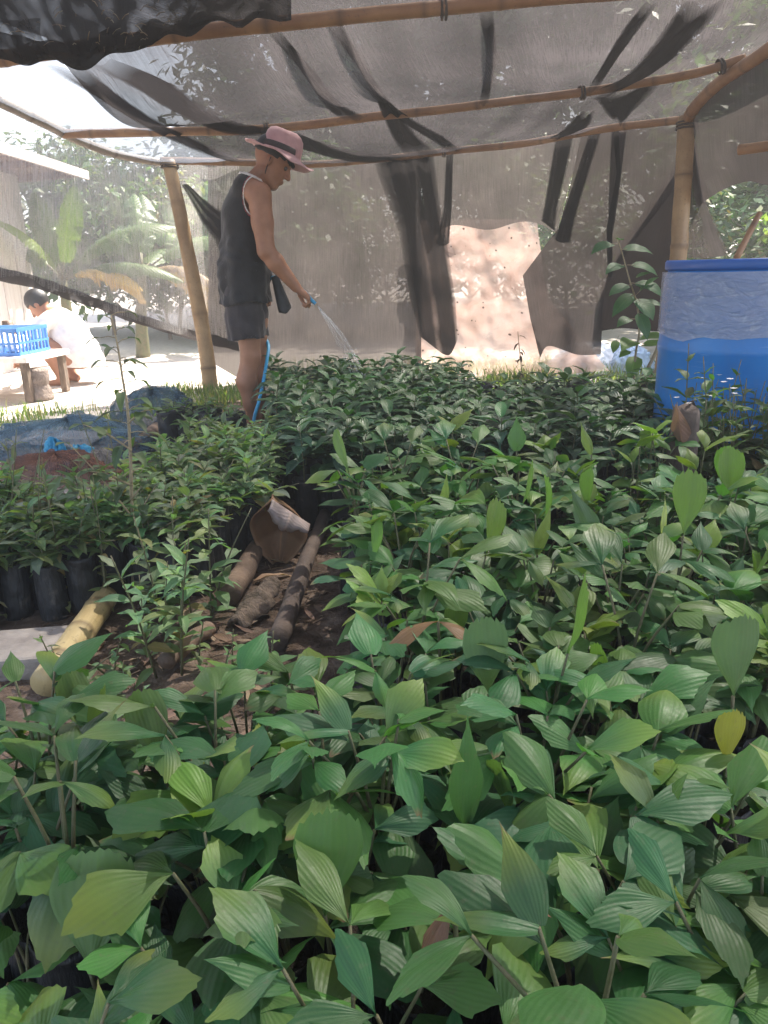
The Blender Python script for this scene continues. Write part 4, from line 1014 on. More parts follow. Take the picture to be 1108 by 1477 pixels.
def bag_bm(rad, h, rnd, seg=14):
    mb = MB(); rows = []; sd = rnd.uniform(0, 50)
    for z, k in ((0, 0.93), (0.02, 1.0), (h * 0.35, 1.01), (h * 0.7, 0.98), (h * 0.92, 0.97), (h, 1.0), (h + 0.012, 1.03), (h + 0.010, 0.98), (h - 0.008, 0.94)):
        rows.append([Vector(((rad * k * (1 + 0.05 * nz(math.cos(a) * 2 + sd, math.sin(a) * 2, z * 20))) * math.cos(a), (rad * k * (1 + 0.05 * nz(math.cos(a) * 2 + sd, math.sin(a) * 2 + 9, z * 20))) * math.sin(a), z + (0.007 * nz(math.cos(a) * 3 + sd, math.sin(a) * 3, 2) if z > h * 0.95 else 0))) for a in [2 * math.pi * q / seg for q in range(seg)]])
    b = mb.grid(rows, closed=True); mb.cap([b + q for q in range(seg)], True)
    return mb
def soil_bm(rad, h, rnd):
    mb = MB(); rows = []
    for k in range(4):
        r = rad * (0.94 - 0.30 * k)
        rows.append([Vector((max(r, 0.001) * math.cos(a), max(r, 0.001) * math.sin(a), h - 0.012 + 0.006 * nz(math.cos(a) * r * 60, math.sin(a) * r * 60, k) + 0.003 * k)) for a in [2 * math.pi * q / 12 for q in range(12)]])
    mb.grid(rows, closed=True); return mb
BAGS = {}
def add_bag(root, rnd, rad=0.042, h=0.17):
    b = bag_bm(rad, h, rnd).build('grow_bag', M['bag'], root)
    soil_bm(rad, h, rnd).build('soil', M['soil'], b)

PALM_GREENS = [(0.054, 0.155, 0.054), (0.045, 0.135, 0.056), (0.068, 0.180, 0.052), (0.046, 0.140, 0.064), (0.086, 0.200, 0.052)]
LIME = (0.16, 0.26, 0.055); YELL = (0.36, 0.33, 0.06); BROWN = (0.24, 0.135, 0.065)
def palm(seed, label, kind='spread', h=0.40, bag=True, cols=None, scale=1.0, nfr=3, name='palm_seedling'):
    rnd = random.Random(seed)
    root = thing(name, (0, 0, 0), label, 'palm seedling')
    if bag: add_bag(root, rnd)
    st = MB(); fo = MB()
    z0 = 0.155
    az0 = rnd.uniform(0, 6.28)
    for k in range(nfr):
        az = az0 + k * 2.4 + rnd.uniform(-0.5, 0.5)
        young = (kind == 'spear' and k == nfr - 1) or (kind == 'lime' and k >= nfr - 2)
        tilt = rnd.uniform(0.10, 0.42) if not young else rnd.uniform(0.02, 0.15)
        ph = (h - z0) * rnd.uniform(0.62, 1.0) * (1.08 if young else 1.0)
        out = Vector((math.cos(az), math.sin(az), 0))
        p0 = Vector((rnd.uniform(-.006, .006), rnd.uniform(-.006, .006), z0))
        p1 = p0 + UP * ph * 0.55 + out * ph * tilt * 0.3
        p2 = p0 + UP * ph + out * ph * tilt
        pts = catmull([p0, p1, p2], 8)
        st.tube(pts, [0.0030 - 0.0013 * i / 7 for i in range(8)], 5)
        tipd = (pts[-1] - pts[-2]).normalized()
        col = (cols[k % len(cols)] if cols else rnd.choice(PALM_GREENS))
        if young and kind == 'lime': col = LIME
        elif young and kind == 'spear': col = tuple(0.5 * a + 0.5 * b for a, b in zip(col, LIME))
        if kind == 'spear' and k == nfr - 1:            # erect pleated fan
            wedge_leaf(fo, p2, (UP + out * rnd.uniform(-.1, .35)), out * -1 + Vector((0.2, -0.3, 0)), 0.115 * scale, 0.058 * scale, rnd.uniform(-0.1, 0.35), 0.35, col, rnd, nu=13, nv=10, tipmode=1, pl=2.6)
            continue
        nl = rnd.choice([2, 2, 3, 3, 4, 4])
        for q in range(nl):
            sgn = -1 if q % 2 else 1
            back = q // 2
            spread = (0.75 if nl <= 2 else (0.95 if back else 0.55)) * rnd.uniform(0.7, 1.25)
            if nl == 3 and q == 2: spread = 0.08; sgn = 1
            a2 = az + sgn * spread
            elev = rnd.uniform(-0.35, 0.95) if not young else rnd.uniform(0.7, 1.2)
            dr = Vector((math.cos(a2) * math.cos(elev), math.sin(a2) * math.cos(elev), math.sin(elev)))
            Ln = rnd.uniform(0.062, 0.115) * scale; W = Ln * rnd.uniform(0.40, 0.66)
            b0 = p2 - tipd * (0.016 * back)
            nrm = UP + Vector((rnd.uniform(-.35, .35), rnd.uniform(-.35, .35), 0))
            c2 = tuple(min(1, x * rnd.uniform(0.86, 1.16)) for x in col)
            wedge_leaf(fo, b0, dr, nrm, Ln, W, rnd.uniform(0.3, 1.25), rnd.uniform(0.05, 0.38), c2, rnd, tipmode=rnd.choice([0, 0, 0, 0, 2, 2]), twist=rnd.uniform(-.5, .5), edge=((0.22, 0.15, 0.08) if rnd.random() < 0.14 else None), limy=(rnd.uniform(.4, 1.0) if rnd.random() < .24 else 0.0))
    st.build('stem', M['stem'], root)
    fo.build('foliage', M['palm'], root)
    return root
BROAD_GREENS = [(0.040, 0.108, 0.058), (0.045, 0.120, 0.062), (0.034, 0.094, 0.056), (0.052, 0.135, 0.058)]
def broad(seed, label, h=0.36, bag=True, name='broadleaf_seedling'):
    rnd = random.Random(seed)
    root = thing(name, (0, 0, 0), label, 'seedling')
    if bag: add_bag(root, rnd)
    st = MB(); fo = MB(); z0 = 0.155
    pts = catmull([Vector((0, 0, z0)), Vector((rnd.uniform(-.01, .01), rnd.uniform(-.01, .01), (z0 + h) / 2)), Vector((rnd.uniform(-.02, .02), rnd.uniform(-.02, .02), h))], 10)
    st.tube(pts, [0.003 - 0.0015 * i / 9 for i in range(10)], 5)
    n = rnd.randint(10, 13); a = rnd.uniform(0, 6)
    for k in range(n):
        u = 0.35 + 0.65 * (k / (n - 1)) ** 0.7
        p = pts[int(u * 9)]; a += 2.4 + rnd.uniform(-.3, .3)
        el = 0.15 + 0.75 * (k / n) ** 2 + rnd.uniform(-.2, .2)
        dr = Vector((math.cos(a) * math.cos(el), math.sin(a) * math.cos(el), math.sin(el)))
        Ln = rnd.uniform(0.10, 0.15) * (1 - 0.35 * (k / n) ** 3)
        c = rnd.choice(BROAD_GREENS) if k < n - 2 else (0.06, 0.15, 0.05)
        c = tuple(x * rnd.uniform(.85, 1.15) for x in c)
        blade_leaf(fo, p, dr, UP, Ln, Ln * rnd.uniform(0.34, 0.42), rnd.uniform(0.5, 1.3), rnd.uniform(0.1, 0.4), c, rnd, tip=1.3)
    st.build('stem', M['stem'], root); fo.build('foliage', M['broad'], root)
    return root
SMALL_GREENS = [(0.165, 0.260, 0.120), (0.142, 0.235, 0.118), (0.190, 0.275, 0.120), (0.155, 0.235, 0.138)]
def small(seed, label, h=0.36, bag=True, flowers=False, name='small_leaf_seedling', cat='seedling', cols=SMALL_GREENS, n=22, leaf=(0.055, 0.10), asp=(0.30, 0.42)):
    rnd = random.Random(seed)
    root = thing(name, (0, 0, 0), label, cat)
    if bag: add_bag(root, rnd, 0.045, 0.18)
    st = MB(); fo = MB(); fl = MB(); z0 = 0.165 if bag else 0.0
    tops = []
    for br in range(rnd.choice([1, 1, 2, 3])):
        ht = h * rnd.uniform(0.75, 1.05) if br else h
        lean = Vector((rnd.uniform(-1, 1), rnd.uniform(-1, 1), 0)) * (0.05 + 0.07 * br)
        pts = catmull([Vector((0, 0, z0)), Vector((0, 0, z0)) + lean * 0.35 + UP * (ht - z0) * 0.5, Vector((0, 0, ht)) + lean], 12)
        st.tube(pts, [0.0028 - 0.0016 * i / 11 for i in range(12)], 5)
        a = rnd.uniform(0, 6)
        for k in range(n if br == 0 else n * 2 // 3):
            u = 0.18 + 0.82 * k / n
            p = pts[min(11, int(u * 11))]; a += 2.4 + rnd.uniform(-.4, .4)
            el = rnd.uniform(-0.1, 0.7) + 0.4 * u ** 3
            dr = Vector((math.cos(a) * math.cos(el), math.sin(a) * math.cos(el), math.sin(el)))
            Ln = rnd.uniform(*leaf) * (1.1 - 0.5 * u ** 3)
            c = tuple(x * rnd.uniform(.8, 1.2) for x in rnd.choice(cols))
            if rnd.random() < 0.03: c = (0.24, 0.19, 0.07)
            blade_leaf(fo, p, dr, UP + Vector((rnd.uniform(-.3, .3), rnd.uniform(-.3, .3), 0)), Ln, Ln * rnd.uniform(*asp), rnd.uniform(0.2, 1.1), rnd.uniform(0.1, 0.45), c, rnd, nu=5, nv=6, tip=1.2)
        tops.append(pts[-1])
    st.build('stem', M['stem'], root); fo.build('foliage', M['small'], root)
    if flowers:
        for tp in tops:
            for k in range(6):
                a = k * 1.047; blade_leaf(fl, tp + UP * 0.012, Vector((math.cos(a), math.sin(a), 0.5)), UP, 0.012, 0.008, 0.4, 0.1, (0.8, 0.8, 0.74), rnd, nu=3, nv=4)
        fl.build('flower', M['white'], root)
    return root

def in_view(p, mx=110, my=100):
    v = Vector(p) - CAM; z = v.dot(_f)
    if z < 0.12: return False
    x = 554 + FPX * v.dot(_r) / z; y = 738.5 - FPX * v.dot(_u) / z
    return -mx < x < 1108 + mx and -my < y < 1477 + my
def scatter(poly, pitch, rnd, jit=0.28):
    xs = [p[0] for p in poly]; ys = [p[1] for p in poly]
    out = []; j = 0; y = min(ys)
    while y < max(ys):
        x = min(xs) + (pitch / 2 if j % 2 else 0)
        while x < max(xs):
            q = (x + rnd.uniform(-jit, jit) * pitch, y + rnd.uniform(-jit, jit) * pitch)
            if inpoly(q[0], q[1], poly): out.append(q)
            x += pitch
        y += pitch * 0.87; j += 1
    return out
def away(pt, spots, r): return all((pt[0] - a) ** 2 + (pt[1] - b) ** 2 > r * r for a, b in spots)

# ---- individually recognisable seedlings, placed where the photo shows them (leaf height given)
SPOTS = []
def special(o, px, py, z, rz=0.0, sc=1.0):
    g = G(px, py, z); o.location = (g.x, g.y, 0); o.rotation_euler = (0, 0, rz); o.scale = (sc, sc, sc)
    SPOTS.append((g.x, g.y)); return o
def fan_palm(seed, label, col, Ln=0.15, W=0.085, lean=(0.1, 0.0), h=0.36, extra=None, mode=1):
    """seedling whose one erect pleated fan stands above the rest"""
    if mode == 2: W *= 0.74; Ln *= 0.92
    rnd = random.Random(seed); root = thing('palm_seedling', (0, 0, 0), label, 'palm seedling'); add_bag(root, rnd)
    st = MB(); fo = MB(); p0 = Vector((0, 0, 0.155)); p2 = Vector((0, 0, h - 0.10))
    st.tube(catmull([p0, p0.lerp(p2, .5) + Vector((.004, 0, 0)), p2], 8), 0.0024, 5)
    wedge_leaf(fo, p2, UP + Vector((lean[0], lean[1], 0)), Vector((0.15, -1, 0.1)), Ln, W, 0.15, 0.12, col, rnd, nu=15, nv=12, tipmode=mode, pl=2.4)
    for k in range(2):
        a = rnd.uniform(0, 6.28); dr = Vector((math.cos(a), math.sin(a), 0.3)); q = p2 + Vector((0, 0, -0.02))
        wedge_leaf(fo, q, dr, UP, 0.12, 0.065, 0.8, 0.2, extra or rnd.choice(PALM_GREENS), rnd)
    st.build('stem', M['stem'], root); fo.build('foliage', M['palm'], root); return root
special(fan_palm(31, 'palm seedling with one broad erect pleated fan leaf at the right edge', (0.11, 0.21, 0.10), 0.115, 0.072, (0.05, 0), 0.44), 1060, 985, 0.36)
special(fan_palm(32, 'palm seedling with a bright yellow upright leaf near the right edge', (0.30, 0.30, 0.05), 0.07, 0.042, (0.1, 0), 0.42), 1052, 1060, 0.36)
special(fan_palm(33, 'palm seedling with a tall grey-green fan leaf raised in the middle of the foreground', (0.11, 0.20, 0.10), 0.12, 0.07, (-0.05, 0), 0.40), 705, 1010, 0.29)
special(fan_palm(34, 'palm seedling with a long pleated leaf leaning left in the right-hand bed', (0.10, 0.21, 0.09), 0.17, 0.075, (-0.45, 0.1), 0.40, mode=2), 862, 788, 0.30)
special(fan_palm(35, 'palm seedling with a folded pale lime leaf left of the long leaning leaf', (0.22, 0.32, 0.10), 0.13, 0.045, (0.25, 0), 0.40, mode=2), 775, 800, 0.30)
special(fan_palm(36, 'palm seedling with two narrow cream-coloured new spears at the right', (0.48, 0.52, 0.24), 0.12, 0.02, (0.0, 0), 0.42, mode=2), 955, 790, 0.30)
special(fan_palm(37, 'palm seedling with an upright lime leaf bordering the dark seedlings', (0.24, 0.33, 0.10), 0.12, 0.045, (-0.35, 0), 0.44, mode=2), 853, 660, 0.33)
special(fan_palm(38, 'palm seedling with a tall smooth oval leaf at the back edge of its bed', (0.09, 0.19, 0.06), 0.12, 0.08, (0.0, 0), 0.46, mode=2), 745, 655, 0.35)
special(fan_palm(39, 'palm seedling with one tall spoon-shaped leaf in the near foreground', (0.07, 0.16, 0.055), 0.15, 0.055, (0.03, 0), 0.40, mode=2), 672, 1230, 0.26)
special(fan_palm(40, 'palm seedling with a big rounded yellow-green leaf at the very front', (0.085, 0.185, 0.048), 0.105, 0.07, (0.1, 0.2), 0.40), 470, 1345, 0.28)
special(fan_palm(43, 'palm seedling with a broad lime-tinted leaf low at the front left', (0.10, 0.19, 0.055), 0.11, 0.085, (0.0, 0.5), 0.36), 130, 1400, 0.26)
special(fan_palm(44, 'palm seedling with narrow lime spears near the back of the bed', (0.26, 0.36, 0.10), 0.11, 0.03, (0.1, 0), 0.42, mode=2), 640, 735, 0.32)
def brown_palm(seed, label, pts):
    rnd = random.Random(seed); root = thing('palm_seedling', (0, 0, 0), label, 'palm seedling'); add_bag(root, rnd)
    st = MB(); fo = MB(); dl = MB(); p0 = Vector((0, 0, 0.155)); p2 = Vector((0, 0, 0.38))
    st.tube(catmull([p0, p0.lerp(p2, .5) + Vector((.004, 0, 0)), p2], 8), 0.0024, 5)
    for a, el, ln, w_, dr in pts:
        wedge_leaf(dl, p2, Vector((math.cos(a), math.sin(a) * 0.5 - .2, el)), UP, ln, w_, dr, 0.25, BROWN, rnd, pl=1.5)
    for k in range(2):
        a = 1.0 + 1.5 * k; wedge_leaf(fo, p2 - UP * 0.03, Vector((math.cos(a), math.sin(a), 0.1)), UP, 0.10, 0.055, 1.0, 0.2, rnd.choice(PALM_GREENS), rnd)
    st.build('stem', M['stem'], root); fo.build('foliage', M['palm'], root); dl.build('dead_leaf', M['palm'], root); return root
special(brown_palm(41, 'palm seedling with a pair of dead orange-brown leaflets in the middle of the bed', [(3.0, 0.05, 0.09, 0.055, 0.9), (-0.3, 0.0, 0.09, 0.05, 1.0)]), 632, 905, 0.37)
special(brown_palm(42, 'palm seedling with withered brown leaflets in the near foreground', [(0.2, 0.05, 0.085, 0.05, 0.5), (3.9, -0.9, 0.065, 0.028, 0.3)]), 655, 1312, 0.37)

# ---- the near bed and the right-hand bed of palm seedlings
NEAR = [(-1.2, 0.18), (1.2, 0.18), (1.5, 1.02), (-0.04, 1.08), (-0.30, 0.98), (-0.55, 0.98), (-0.68, 0.88), (-1.2, 0.86)]
RIGHT = [(-0.04, 1.06), (1.6, 1.0), (1.8, 2.1), (0.92, 2.14), (0.86, 2.38), (0.0, 2.45), (-0.10, 2.2), (-0.06, 1.6)]
rnd = random.Random(5)
KINDS = [
    ('broad', 'with broad dark green spreading leaflets'), ('spear', 'with an erect pleated new leaf above dark leaflets'), ('lime', 'with lime-green young leaflets on top'),
]
near_lab = {'broad': 'palm seedling with only dark green spreading leaflets in the near bed', 'spear': 'palm seedling with a paler erect new leaf in the near bed', 'lime': 'palm seedling with lime-green young leaves in the near bed'}
right_lab = {'broad': 'palm seedling with only dark green spreading leaflets in the right-hand bed', 'spear': 'palm seedling with a paler erect new leaf in the right-hand bed', 'lime': 'palm seedling with lime-green young leaves in the right-hand bed'}
protos = []
for k in range(9): protos.append((palm(100 + k, near_lab['broad'], 'spread', h=random.Random(k).uniform(0.30, 0.40), nfr=random.Random(k).choice([4, 5, 5])), 'broad'))
for k in range(3): protos.append((palm(120 + k, near_lab['spear'], 'spear', h=0.36, nfr=4), 'spear'))
for k in range(3): protos.append((palm(130 + k, near_lab['lime'], 'lime', h=0.36, nfr=4), 'lime'))
wts = [4] * 9 + [1.4] * 3 + [1.2] * 3
used = set()
def purge(protos):
    for o, _k in protos:
        if o.name in used: continue
        for c in list(o.children):
            for g in list(c.children): bpy.data.objects.remove(g)
            bpy.data.objects.remove(c)
        bpy.data.objects.remove(o)
def fill(poly, pitch, labs, group, rnd, protos, wts, spots, hmin=0.74, hmax=1.12, clear=0.09, zt=0.4, maxn=290):
    cnt = 0
    pts = [q for q in scatter(poly, pitch, rnd) if away(q, spots, clear) and (in_view((q[0], q[1], zt)) or in_view((q[0], q[1], 0.1), 20, 20))]
    for q in pts[:maxn]:
        o, kd = rnd.choices(protos, wts)[0]
        rz = rnd.uniform(0, 6.28); sc = rnd.uniform(hmin, hmax); tl = (rnd.gauss(0, .05), rnd.gauss(0, .05))
        if o.name in used: dup(o, (q[0], q[1], 0), rz, sc, tl, labs[kd], group)
        else:
            used.add(o.name); o.location = (q[0], q[1], 0); o.rotation_euler = (tl[0], tl[1], rz); o.scale = (sc,) * 3
            tag(o, labs[kd], None, group)
        cnt += 1
    return cnt
n1 = fill(NEAR, 0.077, near_lab, 'palm seedlings of the near bed', rnd, protos, wts, SPOTS)
n2 = fill(RIGHT, 0.087, right_lab, 'palm seedlings of the right-hand bed', rnd, protos, wts, SPOTS)
# ---- the bed of dark glossy broad-leaved seedlings
BROADBED = [(-0.30, 2.62), (0.2, 2.58), (1.05, 2.48), (1.22, 2.9), (1.75, 3.75), (0.45, 3.85), (0.50, 5.1), (-0.72, 5.1), (-0.62, 4.4), (-0.50, 3.7)]
bl = {'b': 'dark glossy broad-leaved seedling in the crowded bed being watered'}
bp = [(broad(200 + k, bl['b'], h=random.Random(k + 7).uniform(0.33, 0.40)), 'b') for k in range(7)]
n3 = fill(BROADBED, 0.112, bl, 'dark broad-leaved seedlings', rnd, bp, [1] * 7, [], hmin=0.85, hmax=1.12, maxn=298)
# ---- the left bed of small-leaved seedlings
LEFTBED = [(-1.75, 1.96), (-0.98, 1.88), (-0.55, 2.06), (-0.44, 2.42), (-0.38, 2.75), (-0.50, 3.3), (-0.74, 3.3), (-0.88, 2.65), (-1.05, 2.42), (-1.75, 2.36)]
ll = {'s': 'small-leaved seedling in a tall black bag in the left-hand bed'}
lp = [(small(300 + k, ll['s'], h=random.Random(k + 3).uniform(0.27, 0.35)), 's') for k in range(7)]
n4 = fill(LEFTBED, 0.096, ll, 'small-leaved seedlings of the left-hand bed', rnd, lp, [1] * 7, [], hmin=0.85, hmax=1.1)
# ---- a short row of bags beyond the drum side of the bed, with low plants
fl_ = {'r': 'low seedling in the far row of black bags under the net flap'}
fp = [(small(340 + k, fl_['r'], h=0.235, n=7, name='low_seedling'), 'r') for k in range(3)]
ROWBED = [(0.55, 4.75), (1.9, 4.55), (1.95, 4.85), (0.6, 5.1)]
n5 = fill(ROWBED, 0.11, fl_, 'low seedlings in the far row', rnd, fp, [1] * 3, [])
print('seedlings', n1, n2, n3, n4, n5)

# ================================================================ BLUE DRUM
def build_drum():
    D0 = 2.95
    c = P(1100, 372, D0); top = c.z; cx, cy = c.x, D0 + 0.05
    Rr = 0.318
    root = thing('water_drum', (cx, cy, 0), 'big blue plastic drum wrapped in clear film round its upper half', 'drum')
    mt, t = new_mat('drum_blue')
    n1 = noise_tex(t, 6, 5); n2 = noise_tex(t, 40, 4)
    b = N(t, 'ShaderNodeBsdfPrincipled', i_Roughness=0.36)
    dc = ramp(t, n1, [(0.3, (0.014, 0.17, 0.54)), (0.7, (0.02, 0.22, 0.62))])
    dz = N(t, 'ShaderNodeSeparateXYZ'); L(t, N(t, 'ShaderNodeTexCoord').outputs['Object'], dz.inputs[0])
    mud = mul(t, ramp(t, dz.outputs[2], [(0.05, 1.0), (0.5, 0.25), (0.7, 0.12)]), ramp(t, noise_tex(t, 11, 7, 0.7, stretch=(1, 1, 0.35)), [(0.48, 0.0), (0.72, 0.8)]))
    scr = ramp(t, noise_tex(t, 30, 3, 0.5, stretch=(0.25, 0.25, 4)), [(0.66, 0.0), (0.72, 0.5)])
    dc = mixc(t, mul(t, scr, 0.6), mixc(t, mud, dc, (0.22, 0.18, 0.14)), (0.25, 0.38, 0.62))
    L(t, dc, b.inputs['Base Color']); L(t, bump(t, n2, 0.06, 0.01), b.inputs['Normal'])
    o = N(t, 'ShaderNodeOutputMaterial'); L(t, b.outputs[0], o.inputs[0])
    mt2, t = new_mat('drum_lid_blue')
    b = N(t, 'ShaderNodeBsdfPrincipled', i_Roughness=0.4); L(t, ramp(t, noise_tex(t, 9, 5), [(0.3, (0.015, 0.09, 0.36)), (0.7, (0.02, 0.11, 0.42))]), b.inputs['Base Color'])
    o = N(t, 'ShaderNodeOutputMaterial'); L(t, b.outputs[0], o.inputs[0])
    seg = 72
    H = top
    prof = [(0.90, 0.0), (0.97, 0.02), (1.0, 0.06), (1.0, 0.25), (1.012, 0.265), (1.012, 0.285), (1.0, 0.30), (1.0, H * 0.62), (1.014, H * 0.635), (1.014, H * 0.66), (1.0, H * 0.675), (1.0, H - 0.12), (0.985, H - 0.06), (0.95, H - 0.035), (0.93, H - 0.03)]
    mb = MB(); rows = [[Vector((Rr * r * math.cos(a), Rr * r * math.sin(a), z)) for a in [2 * math.pi * i / seg for i in range(seg)]] for r, z in prof]
    bb = mb.grid(rows, closed=True); mb.cap([bb + i for i in range(seg)], True)
    mb.build('body', mt, root)
    prof = [(0.93, H - 0.038), (0.985, H - 0.036), (0.995, H - 0.028), (0.995, H - 0.008), (0.98, H), (0.94, H), (0.92, H - 0.008), (0.6, H - 0.010), (0.02, H - 0.006)]
    mb = MB(); rows = [[Vector((Rr * r * math.cos(a), Rr * r * math.sin(a), z)) for a in [2 * math.pi * i / seg for i in range(seg)]] for r, z in prof]
    bb = mb.grid(rows, closed=True); mb.cap([bb + 8 * seg + i for i in range(seg)])
    mb.build('lid', mt2, root)
    # cling film, creased, ragged lower edge
    mt, t = new_mat('clear_film')
    uv = N(t, 'ShaderNodeTexCoord').outputs['UV']
    n1 = noise_tex(t, 1, 5, vec=uv, stretch=(2.2, 9, 1), dist=2.2); n2 = noise_tex(t, 3, 6, vec=uv, dist=3.0)
    b = N(t, 'ShaderNodeBsdfPrincipled', i_Roughness=0.22); b.inputs['Base Color'].default_value = (0.55, 0.58, 0.70, 1)
    L(t, bump(t, mul(t, n1, n2, 'ADD'), 0.9, 0.02), b.inputs['Normal'])
    tp = N(t, 'ShaderNodeBsdfTransparent'); mx = N(t, 'ShaderNodeMixShader')
    L(t, ramp(t, mul(t, mul(t, n1, 0.6), mul(t, n2, 0.4), 'ADD'), [(0.30, 0.38), (0.54, 0.50), (0.68, 0.82)]), mx.inputs[0]); L(t, tp.outputs[0], mx.inputs[1]); L(t, b.outputs[0], mx.inputs[2])
    o = N(t, 'ShaderNodeOutputMaterial'); L(t, mx.outputs[0], o.inputs[0])
    mb = MB(); rows = []; uvs = []; nr = 30
    for j in range(nr):
        row = []; uv = []
        for i in range(seg + 1):
            a = 2 * math.pi * i / seg
            zlo = H - 0.262 + 0.012 * nz(a * 2.3, 1) + 0.006 * nz(a * 9, 2) - 0.02 * math.exp(-((a - 3.5) / 0.25) ** 2)
            z = (H - 0.042) + (zlo - H + 0.042) * j / (nr - 1)
            r = Rr * (1.018 + 0.006 * abs(nz(a * 3 + z * 5, z * 14, 5)) + 0.004 * abs(nz(a * 14 + z * 20, z * 9, 3)))
            if j == nr - 1: r += 0.003
            row.append(Vector((r * math.cos(a), r * math.sin(a), z))); uv.append((a * Rr * 3, z * 3))
        rows.append(row); uvs.append(uv)
    mb.grid(rows, uvs); mb.build('film_wrap', mt, root)
    # dark tape tab
    mb = MB(); a = R(-58); mb.box((Rr * 1.03 * math.cos(a), Rr * 1.03 * math.sin(a), H - 0.215), (0.012, 0.003, 0.009), a + math.pi / 2); mb.build('tape_tab', mt2, root)
    return cx, cy, Rr
DX, DY, DR = build_drum()

# ================================================================ WEEDS, SAPLING
wl = {'w': 'wild small-leaved weed growing in front of the blue drum'}
wp = [(small(400 + k, wl['w'], h=random.Random(k + 30).uniform(0.44, 0.54), bag=False, flowers=(k == 0), name='weed', cat='weed', leaf=(0.045, 0.085), asp=(0.35, 0.5), n=26, cols=[(0.075, 0.15, 0.05), (0.10, 0.18, 0.055), (0.06, 0.125, 0.05)]), 'w') for k in range(4)]
fill([(0.93, 2.22), (1.7, 2.14), (1.75, 2.60), (0.99, 2.60)], 0.075, wl, 'weeds in front of the blue drum', rnd, wp, [1] * 4, [], hmin=0.95, hmax=1.3)
# flowering / leafy weeds at the ends of the path
wl2 = {'w': 'low green weed sprouting on the dirt path between the beds'}
wl3 = {'w': 'leafy weed sprouting in front of the left-hand black bags'}
wp3 = [(small(440 + k, wl3['w'], h=0.26, bag=False, name='weed', cat='weed', leaf=(0.04, 0.08), n=16), 'w') for k in range(3)]
fill([(-0.60, 1.55), (-0.47, 1.60), (-0.46, 2.02), (-0.60, 1.92)], 0.085, wl3, 'weeds before the left-hand bags', rnd, wp3, [1] * 3, [], hmin=0.8, hmax=1.4)
wl4 = {'w': 'wispy pale weed rising above the small-leaved seedlings on the left'}
wp4 = [(small(460 + k, wl4['w'], h=random.Random(k + 60).uniform(.40, .50), bag=False, name='weed', cat='weed', leaf=(0.035, 0.075), asp=(.22, .34), n=20, cols=[(.17, .22, .10), (.20, .22, .11), (.14, .20, .09)]), 'w') for k in range(4)]
fill([(-1.45, 1.94), (-0.95, 1.84), (-0.62, 2.0), (-0.60, 2.3), (-1.4, 2.25)], 0.155, wl4, 'wispy weeds over the left-hand bed', rnd, wp4, [1] * 4, [], hmin=.8, hmax=1.15)
wp2 = [(small(420 + k, wl2['w'], h=0.12, bag=False, name='weed', cat='weed', leaf=(0.025, 0.05), n=10), 'w') for k in range(2)]
fill([(-0.85, 1.3), (-0.2, 1.25), (-0.25, 1.75), (-0.8, 1.75)], 0.15, wl2, 'weeds on the dirt path', rnd, wp2, [1] * 2, [], hmin=0.7, hmax=1.3)

def tall_weed():
    b = G(190, 862); root = thing('tall_weed', (b.x, b.y, 0), 'tall thin weed with drooping sparse leaves standing in the left-hand bed', 'weed')
    px = [(191, 862), (192, 800), (190, 720), (188, 650), (184, 590), (176, 540), (170, 500), (160, 455)]
    pts = catmull([P(a, c, b.y + 0.02 * i) - b for i, (a, c) in enumerate(px)], 40)
    st = MB(); st.tube(pts, [0.0065 - 0.0045 * i / 39 for i in range(40)], 7)
    fo = MB(); rnd = random.Random(77)
    for k in range(30):
        u = 0.30 + 0.70 * k / 29; p = pts[int(u * 39)]; a = k * 2.4 + rnd.uniform(-.4, .4)
        el = rnd.uniform(-0.1, 0.5); dr = Vector((math.cos(a) * math.cos(el), math.sin(a) * math.cos(el), math.sin(el)))
        pet = p + dr * rnd.uniform(0.02, 0.05); st.tube([p, p.lerp(pet, .5) + UP * .004, pet], 0.0012, 4)
        Ln = rnd.uniform(0.07, 0.11) * (1.1 - 0.45 * u)
        blade_leaf(fo, pet, dr, UP, Ln, Ln * 0.30, rnd.uniform(0.6, 1.7), 0.3, tuple(x * rnd.uniform(.85, 1.2) for x in (0.085, 0.125, 0.065)), rnd, nu=5, nv=7)
    # leafy side branch and dry twigs low down
    for (x0, y0, x1, y1) in ((190, 745, 100, 640), (188, 700, 130, 680), (190, 720, 232, 680), (191, 770, 225, 700), (190, 650, 120, 612), (190, 800, 262, 745), (190, 790, 140, 760), (186, 610, 222, 590)):
        q0 = P(x0, y0, b.y) - b; q1 = P(x1, y1, b.y - 0.05) - b
        br = catmull([q0, q0.lerp(q1, .5) + Vector((0, 0, 0.01)), q1], 12); st.tube(br, [0.003 - 0.0018 * i / 11 for i in range(12)], 5)
        for k in range(8):
            p = br[4 + k] if 4 + k < 12 else br[-1]; a = k * 2.4; dr = Vector((math.cos(a), math.sin(a), rnd.uniform(-.1, .5))).normalized()
            blade_leaf(fo, p, dr, UP, rnd.uniform(0.035, 0.06), rnd.uniform(0.02, 0.035), 0.7, 0.2, (0.085, 0.135, 0.06), rnd, nu=5, nv=6)
    st.build('stem', M['twig'], root); fo.build('foliage', M['small'], root)
tall_weed()
